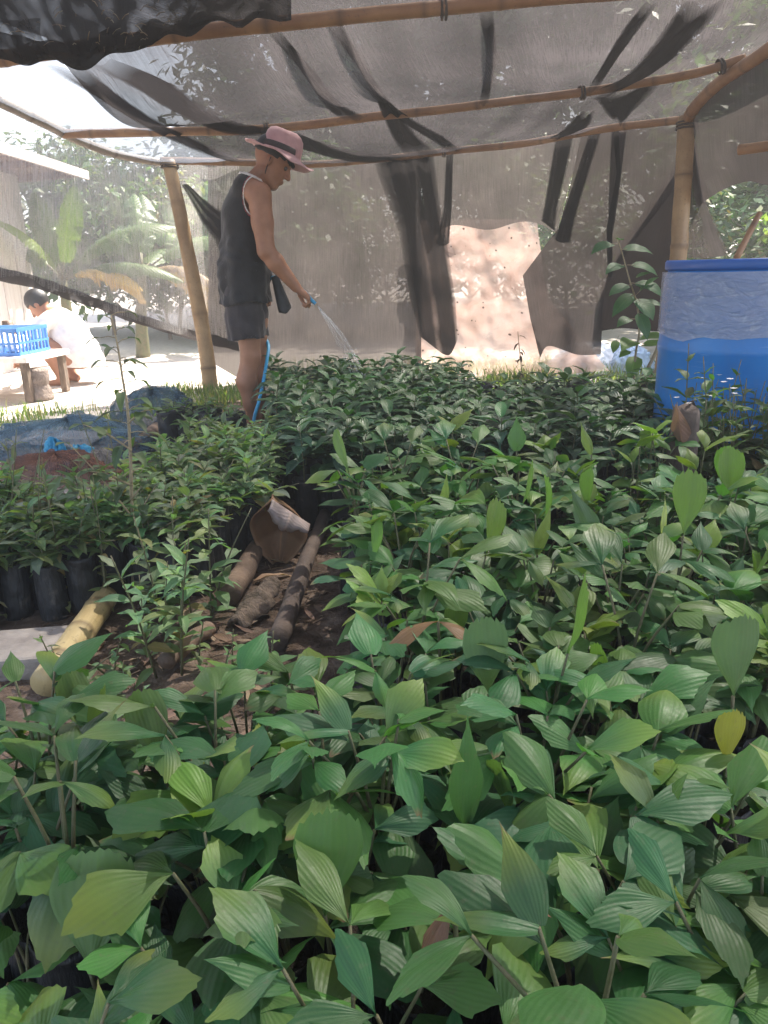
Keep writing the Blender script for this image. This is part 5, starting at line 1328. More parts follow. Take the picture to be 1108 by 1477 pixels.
def sapling():
    b = P(913, 560, 3.75); b.z = 0
    root = thing('sapling', b, 'young sapling with broad heart-shaped leaves left of the blue drum', 'sapling')
    st = MB(); fo = MB(); rnd = random.Random(9)
    main = catmull([Vector((0, 0, 0))] + [P(a - 12, c, 3.75) - b for a, c in ((928, 520), (934, 480), (931, 440), (922, 410), (915, 385), (908, 360), (903, 346))], 40)
    st.tube(main, [0.006 - 0.004 * i / 39 for i in range(40)], 6)
    LV = [(903, 352, 868, 352, .95), (908, 360, 938, 356, 1.0), (905, 348, 910, 340, .4), (915, 382, 888, 384, .9), (917, 382, 955, 384, .95), (924, 410, 893, 418, .8), (923, 408, 960, 412, 1.1), (928, 425, 908, 432, 1.1), (930, 430, 948, 445, 1.0), (930, 425, 952, 402, .8), (932, 450, 944, 470, 1.0), (931, 440, 955, 430, .8), (932, 460, 890, 460, .7), (930, 400, 935, 396, .5), (934, 495, 905, 486, 1.1), (934, 490, 950, 480, 1.0), (933, 515, 918, 523, 1.0), (933, 505, 885, 512, .5), (934, 500, 962, 488, .9), (905, 484, 890, 515, .5)]
    for x0, y0, x1, y1, k in LV:
        q0 = P(x0 - 12, y0, 3.75) - b; q1 = P(x1 - 12, y1, 3.75 + rnd.uniform(-.1, .1)) - b
        dr = (q1 - q0); ln = 0.125 * k
        pet = q0 + dr * 0.3; st.tube([q0, q0.lerp(pet, .5), pet], 0.0014, 4)
        dr = Vector((dr.x, rnd.uniform(-.12, -.02) * dr.length * 8, dr.z)).normalized()
        blade_leaf(fo, pet, dr, UP + Vector((0, -0.5, 0)), ln, ln * rnd.uniform(0.55, 0.72), rnd.uniform(0.4, 1.0), 0.12, (0.05, 0.125, 0.055) if y0 < 470 else (0.11, 0.21, 0.05), rnd, nu=7, nv=10, peak=0.32, tip=1.1, heart=1.0, wav=0.008)
    # woody twigs leaning at its foot, behind the drum
    for x0, y0, x1, y1 in ((925, 548, 958, 470), (930, 552, 962, 505), (940, 556, 960, 520)):
        st.tube(catmull([P(x0, y0, 3.7) - b, P((x0 + x1) / 2 + 4, (y0 + y1) / 2, 3.7) - b, P(x1, y1, 3.7) - b], 10), 0.008, 6)
    st.build('stem', M['twig'], root); fo.build('foliage', M['small'], root)
sapling()
def twig(name, pts, label, leaves, col=(0.10, 0.07, 0.05)):
    b = Vector((pts[0].x, pts[0].y, 0)); root = thing(name, b, label, 'weed'); st = MB(); fo = MB(); rnd = random.Random(len(label))
    c = catmull([p - b for p in pts], 20); st.tube(c, [0.004 - 0.002 * i / 19 for i in range(20)], 5)
    for k in range(leaves):
        p = c[rnd.randint(4, 19)]; a = rnd.uniform(0, 6.28); blade_leaf(fo, p, Vector((math.cos(a), math.sin(a), rnd.uniform(-.8, .2))), UP, rnd.uniform(.03, .06), .02, 0.9, .3, col, rnd, nu=5, nv=6)
    st.build('stem', M['twig'], root); fo.build('foliage', M['small'], root)
twig('dry_weed', [P(750, 552, 5.0), P(752, 530, 5.0), P(749, 500, 5.02), P(747, 478, 5.0)], 'thin dry weed standing in front of the torn opening', 9)

# ================================================================ PATH DEBRIS
def log_between(name, a, b, ra, rb, mat, label, cat='log', bumps=0.06):
    a = Vector(a); b = Vector(b); n = 26; pts = []; rr = []; sd = random.uniform(0, 50)
    for i in range(n):
        t = i / (n - 1); pts.append(a.lerp(b, t) + Vector((0.012 * nz(t * 3, sd), 0, 0.006 * nz(t * 4, sd + 3)))); rr.append((ra + (rb - ra) * t) * (1 + bumps * nz(t * 7, sd + 9)))
    mb = MB(); mb.tube(pts, rr, 14); return tag(mb.build(name, M[mat], loc=tuple(a)), label, cat)
g1 = G(330, 858, 0.04); g2 = G(384, 772, 0.04)
log_between('log', g1, g2, 0.034, 0.028, 'log', 'smooth brown log on the path beside the left-hand black bags')
g1 = G(400, 925, 0.035); g2 = G(468, 742, 0.035)
log_between('log', g1, g2, 0.027, 0.022, 'darklog', 'long dark log edging the right-hand palm bed')
# golden bamboo lying on the ground
g1 = G(66, 985, 0.045); g2 = G(152, 862, 0.045)
bamboo('bamboo_pole', [g1, g1.lerp(g2, .5), g2], 0.035, 'bamboo_gold', 'golden bamboo length lying on the ground in front of the left-hand bags', node=0.14, taper=0.97, seg=16, name_seed=12)
# boards / blocks
mb = MB(); c = G(10, 945, 0.03); mb.box(tuple(c), (0.14, 0.09, 0.03), 0.12)
o = mb.build('concrete_block', M['concrete'], smooth=False, loc=tuple(c)); tag(o, 'grey concrete block at the left edge below the black bags', 'block')
bv = o.modifiers.new('bevel', 'BEVEL'); bv.width = 0.01; bv.segments = 2
log_between('log', G(240, 955, 0.03), G(300, 905, 0.03), 0.022, 0.02, 'log', 'short stub of log half buried in the path litter')
# curled dry sheath
def sheath():
    b = G(405, 800, 0.0)
    lf = catmull([(-.008, 0, .185), (-.042, 0, .158), (-.070, 0, .122), (-.066, 0, .084), (-.046, 0, .042), (-.012, 0, .004)], 22)
    rt = catmull([(-.008, 0, .185), (.040, 0, .156), (.072, 0, .122), (.080, 0, .076), (.052, 0, .036), (.012, 0, .004)], 22)
    mb = MB(); rows = []; cs = []; nu = 21
    for j in range(22):
        v = j / 21; row = []; cc = []
        for i in range(nu):
            u = -1 + 2 * i / (nu - 1); p = lf[j].lerp(rt[j], (u + 1) / 2)
            y = 0.085 * (1 - u * u) * math.sin(math.pi * min(1, .12 + v * .8)) - 0.045 - 0.075 * max(0, v - .45) ** 1.3
            p = Vector((p.x, y + .010 * nz(u * 2, v * 3, 3) + .004 * nz(u * 8, v * 7, 5), p.z + .005 * nz(u * 5, v * 5)))
            row.append(p); k = 1 + .35 * nz(u * 2.5, v * 2.5, 8); cc.append((.27 * k, .135 * k, .075 * k) if v < .7 else (.36 * k, .20 * k, .125 * k))
        rows.append(row); cs.append(cc)
    mb.grid(rows, None, cs)
    o = mb.build('leaf_sheath', M['dry']); o.location = b; o.rotation_euler = (0.12, 0, 0.05); o.scale = (1.2, 1.2, 1.2)
    mb = MB(); rows = []; cs = []
    for j in range(10):
        v = j / 9; row = []
        for i in range(16):
            t = i / 15; q = Vector((-.006 + .094 * t, -.052 - .02 * math.sin(math.pi * v) - .012 * v, .188 - .076 * t))
            q += Vector((-.024 * v, -.01 * v, -.048 * v)) * (1 - .95 * abs(t - .42) ** .8 * 1.2 + .25 * nz(t * 7, 2)); row.append(q)
        rows.append(row); cs.append([tuple(q_ * (1 + .5 * nz(i_ * .4, v * 3, 6)) for q_ in (.46, .36, .35)) for i_ in range(16)])
    mb.grid(rows, None, cs); f_ = mb.build('folded_flap', M['dry'], o)
    for q in (o, f_): q.modifiers.new('thick', 'SOLIDIFY').thickness = 0.003
    tag(o, 'big curled dry brown leaf sheath on the path between the beds', 'dry leaf sheath')
sheath()
def bark_piece(px, py, rz, label, ln=0.17, wd_=0.03):
    b = G(px, py, 0.0); mb = MB(); rows = []; cs = []
    for j in range(22):
        v = j / 21; w_ = wd_ * (0.5 + 0.8 * math.sin(math.pi * (0.1 + 0.8 * v)) + 0.5 * nz(v * 8, 3)); row = []
        for i in range(9):
            u = -1 + i / 4
            row.append(Vector((w_ * u + 0.01 * nz(v * 5, 9), ln * (v - .5), 0.035 - 0.026 * u * u + 0.012 * nz(u * 2, v * 9) + 0.035 * v)))
        rows.append(row); cs.append([(0.28, 0.20, 0.15)] * 9)
    mb.grid(rows, None, cs); o = mb.build('bark_piece', M['bark']); o.location = b; o.rotation_euler = (0, 0, rz)
    s_ = o.modifiers.new('thick', 'SOLIDIFY'); s_.thickness = 0.008; tag(o, label, 'bark')
bark_piece(370, 885, -0.35, 'ragged pale piece of bark lying on the path litter', 0.22, 0.035)
rl = random.Random(21)
def dry_leaf(loc, rz, ln, col, label, tilt=0.2):
    mb = MB(); blade_leaf(mb, Vector((0, 0, 0)), Vector((1, 0, tilt)), UP, ln, ln * rl.uniform(.25, .45), rl.uniform(-.8, 1.2), rl.uniform(.0, .5), col, rl, nu=5, nv=8)
    o = mb.build('dry_leaf', M['dry']); o.location = loc; o.rotation_euler = (rl.uniform(-.3, .3), 0, rz)
    return tag(o, label, 'dry leaf')
dry_leaf(G(365, 838, 0.015), 0.5, 0.13, (0.42, 0.26, 0.17), 'long curved pale-brown dry leaf beside the brown log')
dry_leaf(G(415, 803, 0.01), 0.8, 0.06, (0.45, 0.30, 0.22), 'small pinkish dry leaf in front of the curled sheath')
for k in range(34):
    q = (rl.uniform(-.75, -.12), rl.uniform(1.2, 2.6))
    if q[0] < -0.35 and q[1] > 2.0: continue
    o = dry_leaf((q[0], q[1], 0.008), rl.uniform(0, 6.28), rl.uniform(.04, .09), rl.choice([(0.28, 0.17, 0.11), (0.20, 0.12, 0.08), (0.36, 0.25, 0.17)]), 'fallen brown leaf in the litter of the dirt path'); o['group'] = 'fallen leaves on the path'
# twigs and crumbs nobody could count
mb = MB()
for k in range(900):
    x, y = rl.uniform(-1.0, 0.0), rl.uniform(1.1, 2.9); a = rl.uniform(0, 6.28); ln = rl.uniform(.01, .05)
    p = Vector((x, y, 0.006 + rl.uniform(0, .012))); d = Vector((math.cos(a), math.sin(a), rl.uniform(-.15, .25))) * ln
    c = rl.choice([(0.22, 0.15, 0.10), (0.12, 0.08, 0.055), (0.32, 0.24, 0.17)])
    if k % 3: mb.tube([p, p + d * .5 + UP * .002, p + d], 0.0013, 4, cs=[c] * 3)
    else: blade_leaf(mb, p, d, UP, ln, ln * .4, .5, .2, c, rl, nu=3, nv=4)
tag(mb.build('leaf_litter', M['dry']), 'fine brown litter of twigs and leaf crumbs on the path', 'litter', kind='stuff')
# stump with a dry leaf by the drum
def stump():
    b = P(985, 660, 2.30); b.z = 0
    mb = MB(); rows = []
    for j in range(14):
        v = j / 13; rows.append([Vector(((0.045 - 0.008 * v) * (1 + .25 * nz(math.cos(a) * 2, math.sin(a) * 2, v * 2)) * math.cos(a), (0.055 - 0.008 * v) * (1 + .25 * nz(math.cos(a) * 2, math.sin(a) * 2, v * 2)) * math.sin(a), 0.47 * v + (0.05 * nz(math.cos(a) * 2, math.sin(a) * 2, 1) if j == 13 else 0))) for a in [2 * math.pi * i / 18 for i in range(18)]])
    bb = mb.grid(rows, closed=True); mb.cap([bb + 13 * 18 + i for i in range(18)])
    o = mb.build('stump', M['darklog']); o.location = b; tag(o, 'rough dark stump among the leaves in front of the drum', 'stump')
    mb = MB(); wedge_leaf(mb, Vector((0, 0, 0)), Vector((0.2, -0.1, -1)), Vector((-0.4, -1, 0)), 0.15, 0.06, 0.4, 0.4, (0.36, 0.22, 0.14), random.Random(3))
    o = mb.build('dry_leaf', M['dry']); o.location = b + Vector((-0.055, -0.05, 0.50)); tag(o, 'big hanging dry leaf against the stump in front of the drum', 'dry leaf')
stump()

# ================================================================ LEFT MIDDLE GROUND
def heap(name, px, py, d, rx, ry, h, mat, label, seed, cat='netting heap', lump=1.0):
    c = P(px, py, d); c.z = 0
    mb = MB(); nu, nv = 120, 40; rows = []; uvs = []
    for j in range(nv):
        v = j / (nv - 1); row = []; uv = []
        for i in range(nu):
            a = 2 * math.pi * i / nu; r = math.cos(v * math.pi / 2) ** 0.8; z = math.sin(v * math.pi / 2) ** 0.9
            fo_ = math.sin(a * 9 + 5 * nz(math.cos(a) * 2, math.sin(a) * 2, seed) * 2 + z * 7)
            k = 1 + lump * (0.05 * fo_ * (1 - z * .5) + 0.11 * nz(math.cos(a) * 9 + seed, math.sin(a) * 11, z * 10) + 0.28 * nz(math.cos(a) * 1.6 + seed, math.sin(a) * 1.6, z * 1.5) + 0.10 * nz(math.cos(a) * 5 + seed, math.sin(a) * 5, z * 5) + 0.07 * abs(nz(a * 3 + z * 6, z * 9, seed)))
            row.append(Vector((rx * r * k * math.cos(a), ry * r * k * math.sin(a), max(0.004, h * z * k - 0.01)))); uv.append((a * rx, z * h + r * 0.3))
        rows.append(row); uvs.append(uv)
    mb.grid(rows, uvs, closed=True); o = mb.build(name, M[mat]); o.location = c
    return tag(o, label, cat)
heap('net_heap', 95, 590, 4.0, 0.42, 0.26, 0.20, 'net_blue', 'wide heap of blue-grey netting left of the tall weed', 1.0)
heap('net_heap', 222, 585, 4.55, 0.23, 0.20, 0.25, 'net_blue', 'rounded heap of blue-grey netting right of the tall weed', 7.0)
heap('net_heap', 75, 625, 3.45, 0.26, 0.13, 0.13, 'net_brown', 'low heap of reddish-brown netting in front of the blue heap', 13.0)
heap('net_heap', 140, 622, 3.6, 0.08, 0.07, 0.11, 'net_side', 'small grey net bundle next to the reddish-brown heap', 17.0)
M['sheet'] = solid('pale_sheet', (0.52, 0.48, 0.47), (0.66, 0.62, 0.61), 6, 0.7)
M['tarp'] = solid('teal_tarp', (0.01, 0.20, 0.36), (0.015, 0.27, 0.45), 8, 0.5)
def flat_sheet(name, quad, mat, label, cat, z=0.02, wr=0.02, seed=0):
    rows = []
    for j in range(14):
        t = j / 13; a = quad[0].lerp(quad[3], t); b = quad[1].lerp(quad[2], t)
        rows.append([a.lerp(b, i / 19) + Vector((0, 0, z + wr * (0.5 + 0.8 * nz(i * .35 + seed, j * .4, seed)))) for i in range(20)])
    mb = MB(); mb.grid(rows); o = mb.build(name, M[mat]); s_ = o.modifiers.new('thick', 'SOLIDIFY'); s_.thickness = 0.004; return tag(o, label, cat)
flat_sheet('cover_sheet', [G(-40, 668), G(200, 668), G(210, 622), G(-40, 618)], 'concrete', 'grey-brown ground sheet spread beside the netting heaps', 'ground sheet', 0.006, 0.02, 3)
flat_sheet('white_board', [G(18, 648), G(122, 655), G(160, 634), G(85, 628)], 'sheet', 'white board lying on the ground sheet behind the left-hand bed', 'board', 0.035, 0.004, 5)
heap('tarp_scrap', 72, 592, 3.72, 0.055, 0.05, 0.15, 'tarp', 'small teal tarp corner poking out at the left of the blue heap', 41.0, 'tarp')
heap('tarp_scrap', 106, 598, 3.66, 0.075, 0.06, 0.13, 'tarp', 'small teal tarp corner in the middle of the blue heap', 43.0, 'tarp')
g1 = G(175, 648, 0.045); g2 = G(262, 612, 0.045)
bamboo('bamboo_pole', [g1, g1.lerp(g2, .5), g2], 0.04, 'bamboo', 'tan bamboo length lying behind the left-hand bed', node=0.25, taper=0.9, name_seed=14)
log_between('log', G(215, 632, 0.05), G(252, 600, 0.05), 0.05, 0.05, 'log', 'pinkish-brown log end lying beside the right netting heap')
# raised edge of dark bags under the person's feet
mb = MB(); c = G(318, 600, 0.0)
fl2 = {'t': 'empty-looking black bag in the row at the feet of the person'}
tp_ = [(small(360 + k, fl2['t'], h=0.24, n=7, name='low_seedling'), 't') for k in range(2)]
fill([(-1.15, 4.05), (-0.78, 3.85), (-0.72, 4.15), (-1.1, 4.35)], 0.105, {'t': 'low seedling in the short row of black bags left of the bare legs'}, 'low seedlings near the legs', rnd, tp_, [1, 1], [])
# crate, low table, jar, stump
def crate():
    c = P(-8, 510, 6.2); z0 = c.z
    root = thing('plastic_crate', (c.x, c.y, z0), 'bright blue slatted plastic crate on the low table at the far left', 'crate', rz=-0.12)
    W, Dp, Hh = 0.34, 0.22, 0.2
    mb = MB()
    for z, t in ((0.012, 0.012), (Hh - 0.012, 0.014), (Hh * 0.45, 0.008)):
        mb.box((0, -Dp, z), (W, 0.008, t)); mb.box((0, Dp, z), (W, 0.008, t)); mb.box((-W, 0, z + .002), (0.008, Dp, t)); mb.box((W, 0, z + .002), (0.008, Dp, t))
    mb.build('rim', M['crate'], root, smooth=False)
    mb = MB()
    for k in range(15):
        x = -W + 0.02 + k * (2 * W - 0.04) / 14
        for y in (-Dp, Dp): mb.box((x, y * 1.012, Hh / 2), (0.008, 0.006, Hh / 2 - 0.012))
    for k in range(9):
        y = -Dp + 0.02 + k * (2 * Dp - 0.04) / 8
        for x in (-W, W): mb.box((x * 1.008, y, Hh / 2), (0.006, 0.008, Hh / 2 - 0.012))
    mb.build('slats', M['crate'], root, smooth=False)
    mb = MB(); mb.box((0, 0, 0.006), (W - .012, Dp - .012, 0.004)); mb.build('base', M['crate'], root, smooth=False)
    # white cloth inside
    o = heap('cloth_bundle', -8, 500, 6.2, 0.27, 0.17, 0.16, 'white', 'white cloth bundle piled inside the blue crate', 23.0, 'cloth'); o.location = (c.x, c.y, z0 + 0.012)
    t = thing('low_table', (c.x, c.y, 0), 'low wooden table under the blue crate at the far left', 'table', rz=-0.12)
    mb = MB(); mb.box((-0.1, 0, z0 - 0.022), (0.55, 0.32, 0.02)); mb.build('table_top', M['planks'], t, smooth=False)
    for x in (-0.6, 0.4):
        for y in (-.27, .27):
            mb = MB(); mb.box((x, y, (z0 - 0.042) / 2), (0.025, 0.025, (z0 - 0.042) / 2)); mb.build('leg', M['bark'], t, smooth=False)
    b = P(18, 508, 6.55); mb = MB(); rows = []
    for r, z in ((0.045, 0), (0.055, 0.01), (0.055, 0.17), (0.045, 0.20), (0.04, 0.205), (0.04, 0.23), (0.001, 0.232)):
        rows.append([Vector((r * math.cos(a), r * math.sin(a), z)) for a in [2 * math.pi * i / 16 for i in range(16)]])
    mb.grid(rows, closed=True); o = mb.build('jar', M['bamboo_red']); o.location = (b.x, b.y, z0); tag(o, 'reddish-brown jar standing behind the blue crate', 'jar')
crate()
def round_block(px, py, d, r, h, label):
    c = P(px, py, d); c.z = 0; mb = MB(); rows = []
    for k, (rr, z) in enumerate(((1.05, 0), (1.18, .04), (1.15, .12), (1.0, .3), (0.92, .42), (0.86, .48), (0.95, .56), (1.0, .7), (0.97, .92), (0.86, 1.0), (0.02, 1.01))):
        rows.append([Vector((r * rr * (1 + .06 * nz(math.cos(a) * 2, math.sin(a) * 2, z * 3)) * math.cos(a), r * rr * (1 + .06 * nz(math.cos(a) * 2, math.sin(a) * 2, z * 3)) * math.sin(a), h * z)) for a in [2 * math.pi * i / 24 for i in range(24)]])
    mb.grid(rows, closed=True); o = mb.build('wood_block', M['stone']); o.location = c; tag(o, label, 'wood block')
round_block(53, 540, 6.0, 0.088, 0.24, 'grey-brown wood block standing under the corner of the crate table')

# squatting helper, washed out by the sun
def helper():
    c = P(100, 528, 6.9); c.z = 0
    root = thing('person', c, 'squatting person with dark hair in a loose white shirt beside the blue crate', 'person', rz=math.pi)
    F = Field((-0.3, -0.3, -0.01), (0.5, 0.3, 0.85), 0.009)
    F.ell((-0.10, 0, 0.24), (0.13, 0.16, 0.12), 0.03); F.chain([np.array((-0.08, 0, 0.28)), np.array((-0.03, 0, 0.45)), np.array((0.06, 0, 0.56))], [0.13, 0.13, 0.10], 0.03)
    F.cone((0.06, -0.13, 0.57), (0.06, 0.13, 0.57), .055, .055, .04); F.cone((0.07, 0, .58), (0.15, 0, 0.655), .05, .05, .02)
    hc = np.array((0.185, 0, 0.68)); Rm = rot_y(R(45)); H = lambda x, y, z: tuple(hc + Rm @ np.array((x, y, z)))
    F.ell(H(-.012, 0, .03), (.095, .075, .092), .02, Rm); F.ell(H(.03, 0, -.045), (.06, .058, .07), .03, Rm); F.cone(H(.088, 0, .01), H(.108, 0, -.034), .009, .014, .012)
    F.cone(H(.055, .02, -.1), H(.055, -.02, -.1), .02, .02, .02)
    for s in (-1, 1):
        F.ell(H(-.008, s * .076, -.01), (.02, .009, .03), .008, Rm)
        hp, kn, an = np.array((-.08, s * .09, .22)), np.array((.17, s * .15, .40)), np.array((.03, s * .13, .07))
        F.chain([hp, kn], [.085, .056], .02); F.chain([kn, np.array((.09, s * .14, .25)), an], [.054, .055, .034], .02); F.chain([an, np.array((.0, s * .13, .035)), np.array((.16, s * .15, .025))], [.033, .033, .022], .02)
        sh, el, wr = np.array((.08, s * .175, .55)), np.array((.22, s * .20, .37)), np.array((.37, s * .09, .25))
        F.chain([sh, el, wr], [.052, .040, .026], .02)
        d = (wr - el) / np.linalg.norm(wr - el); sd = np.cross(d, (0, 0, 1)); sd /= np.linalg.norm(sd); F.cone(tuple(wr), tuple(wr + d * .06), .03, .03, .012)
        for q in range(4):
            b0 = wr + d * .07 + sd * (.024 - .016 * q); F.chain([b0, b0 + d * .03 - np.array((0, 0, .012)), b0 + d * .045 - np.array((0, 0, .03))], [.0095, .009, .008], .004)
        F.chain([wr + d * .03 + sd * s * -.03, wr + d * .07 + sd * s * -.045], [.012, .009], .006)
    v, q = F.mesh(); sdf_object('body', v, q, M['skin'], root, 2)
    T = Field((-0.34, -.34, .12), (.3, .34, .70), .009)
    T.chain([np.array((-.13, 0, .2)), np.array((-.09, 0, .30)), np.array((-0.035, 0, .45)), np.array((.05, 0, .55))], [.18, .17, .155, .12], .03); T.cone((.06, -.16, .565), (.06, .16, .565), .075, .075, .04)
    for s in (-1, 1): T.chain([np.array((.08, s * .18, .54)), np.array((.15, s * .19, .46))], [.07, .072], .02)
    sl, X = T.sub(T.lo, T.lo + T.n * T.h, 0); x, y, z = X[..., 0], X[..., 1], X[..., 2]
    o_ = T.f + .006 * np.sin(z * 40 + 5 * y + 8 * x); st = np.maximum(np.maximum(o_, -(o_ + .016)), .15 - z); st = np.maximum(st, (x - .10) * .6 + (z - .60) * .8)
    v, q = surface_nets(st, T.lo, T.h); sdf_object('shirt', v, q, M['white'], root, 1)
    Hf = Field(tuple(hc - .16), tuple(hc + .16), .008); Hf.ell(H(-.016, 0, .036), (.105, .085, .1), 0., Rm); sl, X = Hf.sub(Hf.lo, Hf.lo + Hf.n * Hf.h, 0); Q = (X - hc) @ Rm
    hf = np.maximum(Hf.f, np.where(Q[..., 0] > 0.03, .035 - Q[..., 2], -.04 - Q[..., 2])); v, q = surface_nets(hf, Hf.lo, Hf.h); sdf_object('hair', v, q, M['hair'], root, 1)
helper()

# ================================================================ HUT, BANANAS, TREES BEYOND THE NETS
def hut():
    c = P(46, 400, 8.8); x1 = c.x
    root = thing('hut', (x1, 8.8, 0), 'sunlit pale plank hut with a brown overhanging roof at the far left', 'hut')
    mb = MB(); k = 0; y = 0.0
    while y > -5.2:
        w_ = 0.15 + 0.06 * (0.5 + nz(k * 3.1)); mb.box((0.006 * (k % 2), y - w_ / 2, 0.96), (0.015, w_ / 2 - 0.005, 0.96)); y -= w_; k += 1
    x = -0.02
    while x > -2.4:
        mb.box((x - 0.08, 0.006 * (k % 2), 0.9), (0.075, 0.015, 0.9)); x -= 0.16; k += 1
    mb.build('wall', M['planks'], root, smooth=False)
    rf = MB()
    sl_ = math.atan2(-0.16, 2.7)
    for k in range(19):
        y0 = 0.30 - k * 0.30
        e0 = Vector((0.55, y0, 1.99 + 0.006 * (k % 2))); e1 = Vector((-2.15, y0, 1.83 + 0.006 * (k % 2)))
        m_ = (e0 + e1) / 2; rf.box(tuple(m_), ((e1 - e0).length / 2, 0.147, 0.012), 0, (0, sl_))
    r = rf.build('roof', M['roofwood'], root, smooth=False)
    mb = MB(); mb.box((0.575, -2.25, 1.965), (0.018, 2.75, 0.045)); mb.build('eave_board', M['planks'], r, smooth=False)
    for yy in (0.2, -0.7, -1.6, -2.5, -3.4):
        mb = MB(); mb.box((-0.82, yy, 1.875), (1.40, 0.03, 0.04), 0, (0, sl_)); mb.build('rafter', M['roofwood'], r, smooth=False)
hut()
def banana(px, py, d, h, seed, label, dry=0, leaves=7, lean=0.0, side=None):
    rnd = random.Random(seed); b = P(px, py, d); b.z = 0
    root = thing('banana_plant', b, label, 'banana plant'); st = MB(); fo = MB(); dl = MB()
    tr = catmull([Vector((0, 0, 0)), Vector((lean * .3, 0, h * .3)), Vector((lean, 0, h * .62))], 14)
    st.tube(tr, [0.085 - 0.045 * i / 13 for i in range(14)], 12)
    def bleaf(mbx, dr, Ln, W, droop, col, tear=0.3):
        base = tr[-1]; t, s, n = frame(dr, UP + Vector((0.2, -.6, 0)))
        pet = [base, base + t * Ln * .12, base + t * Ln * .24]; st.tube(pet, [0.018, 0.012, 0.009], 6); p0 = pet[-1]
        prev = None; nv = 40
        for side_ in (-1, 1):
            rows = []; uvs = []; cs = []
            for j in range(nv):
                x = j / (nv - 1); th = droop * x
                c = p0 + t * (Ln * (math.sin(th) / droop)) - n * (Ln * (1 - math.cos(th)) / droop)
                nn = n * math.cos(th) + t * math.sin(th); tt = t * math.cos(th) - n * math.sin(th)
                w_ = W * .5 * max(.02, math.sin(math.pi * min(1, .08 + .92 * x)) ** .55)
                torn = tear * max(0, nz(x * 9, seed + side_ * 5)) + (0.5 * tear * (nz(x * 40, seed) > .25))
                row = []
                for i in range(5):
                    u = i / 4; row.append(c + s * side_ * w_ * u * (1 - .3 * torn * u) - nn * (w_ * u * u * (.35 + 2.0 * torn)) + tt * (.10 * w_ * u))
                rows.append(row); uvs.append([(.5 + .5 * side_ * i / 4, x * 2.2) for i in range(5)]); cs.append([col] * 5)
            mbx.grid(rows, uvs, cs)
    for k in range(leaves):
        if side and k < len(side): dr, Ln, W, dp, col = side[k]; dr = Vector(dr)
        else:
            a = rnd.uniform(0, 6.28); el = rnd.uniform(.3, 1.2); dr = Vector((math.cos(a) * math.cos(el), math.sin(a) * math.cos(el), math.sin(el))); Ln = rnd.uniform(.9, 1.3); W = rnd.uniform(.28, .38); dp = rnd.uniform(.4, 1.3); col = rnd.choice([(.10, .22, .05), (.08, .18, .05), (.14, .26, .06)])
        bleaf(fo, dr.normalized(), Ln, W, dp, col, rnd.uniform(.1, .6))
    for k in range(dry):
        a = rnd.uniform(-0.6, 0.6); dr = Vector((math.cos(a), -.3, rnd.uniform(-.2, .4))).normalized(); bleaf(dl, dr, rnd.uniform(.7, 1.0), .2, rnd.uniform(1.2, 2.0), rnd.choice([(.42, .26, .12), (.36, .25, .16), (.45, .30, .10)]), .8)
    st.build('trunk', M['stem'], root); fo.build('foliage', M['banana'], root)
    if dry: dl.build('dead_leaf', M['banana'], root)
banana(100, 470, 8.6, 1.4, 3, 'banana plant with broad pale-green leaves standing next to the hut', 2, 6, side=[((.25, -.1, 1), .78, .28, .35, (.12, .23, .05)), ((-.12, -.1, 1), .72, .27, .3, (.10, .20, .05)), ((-.05, -.5, .6), .8, .28, .8, (.16, .28, .05)), ((1, -.2, .35), 1.1, .22, 1.1, (.10, .20, .06)), ((.8, 0, .75), 1.2, .3, 1.2, (.10, .2, .05)), ((-.7, .3, .7), 1.0, .3, 1.0, (.10, .2, .05))])
banana(205, 500, 9.0, 1.5, 4, 'banana plant with hanging brown dead leaves behind the side net', 5, 6, 0.1)
banana(300, 500, 10.0, 1.7, 8, 'banana plant right of the leaning bamboo post, seen through the net', 3, 6, 0.1)
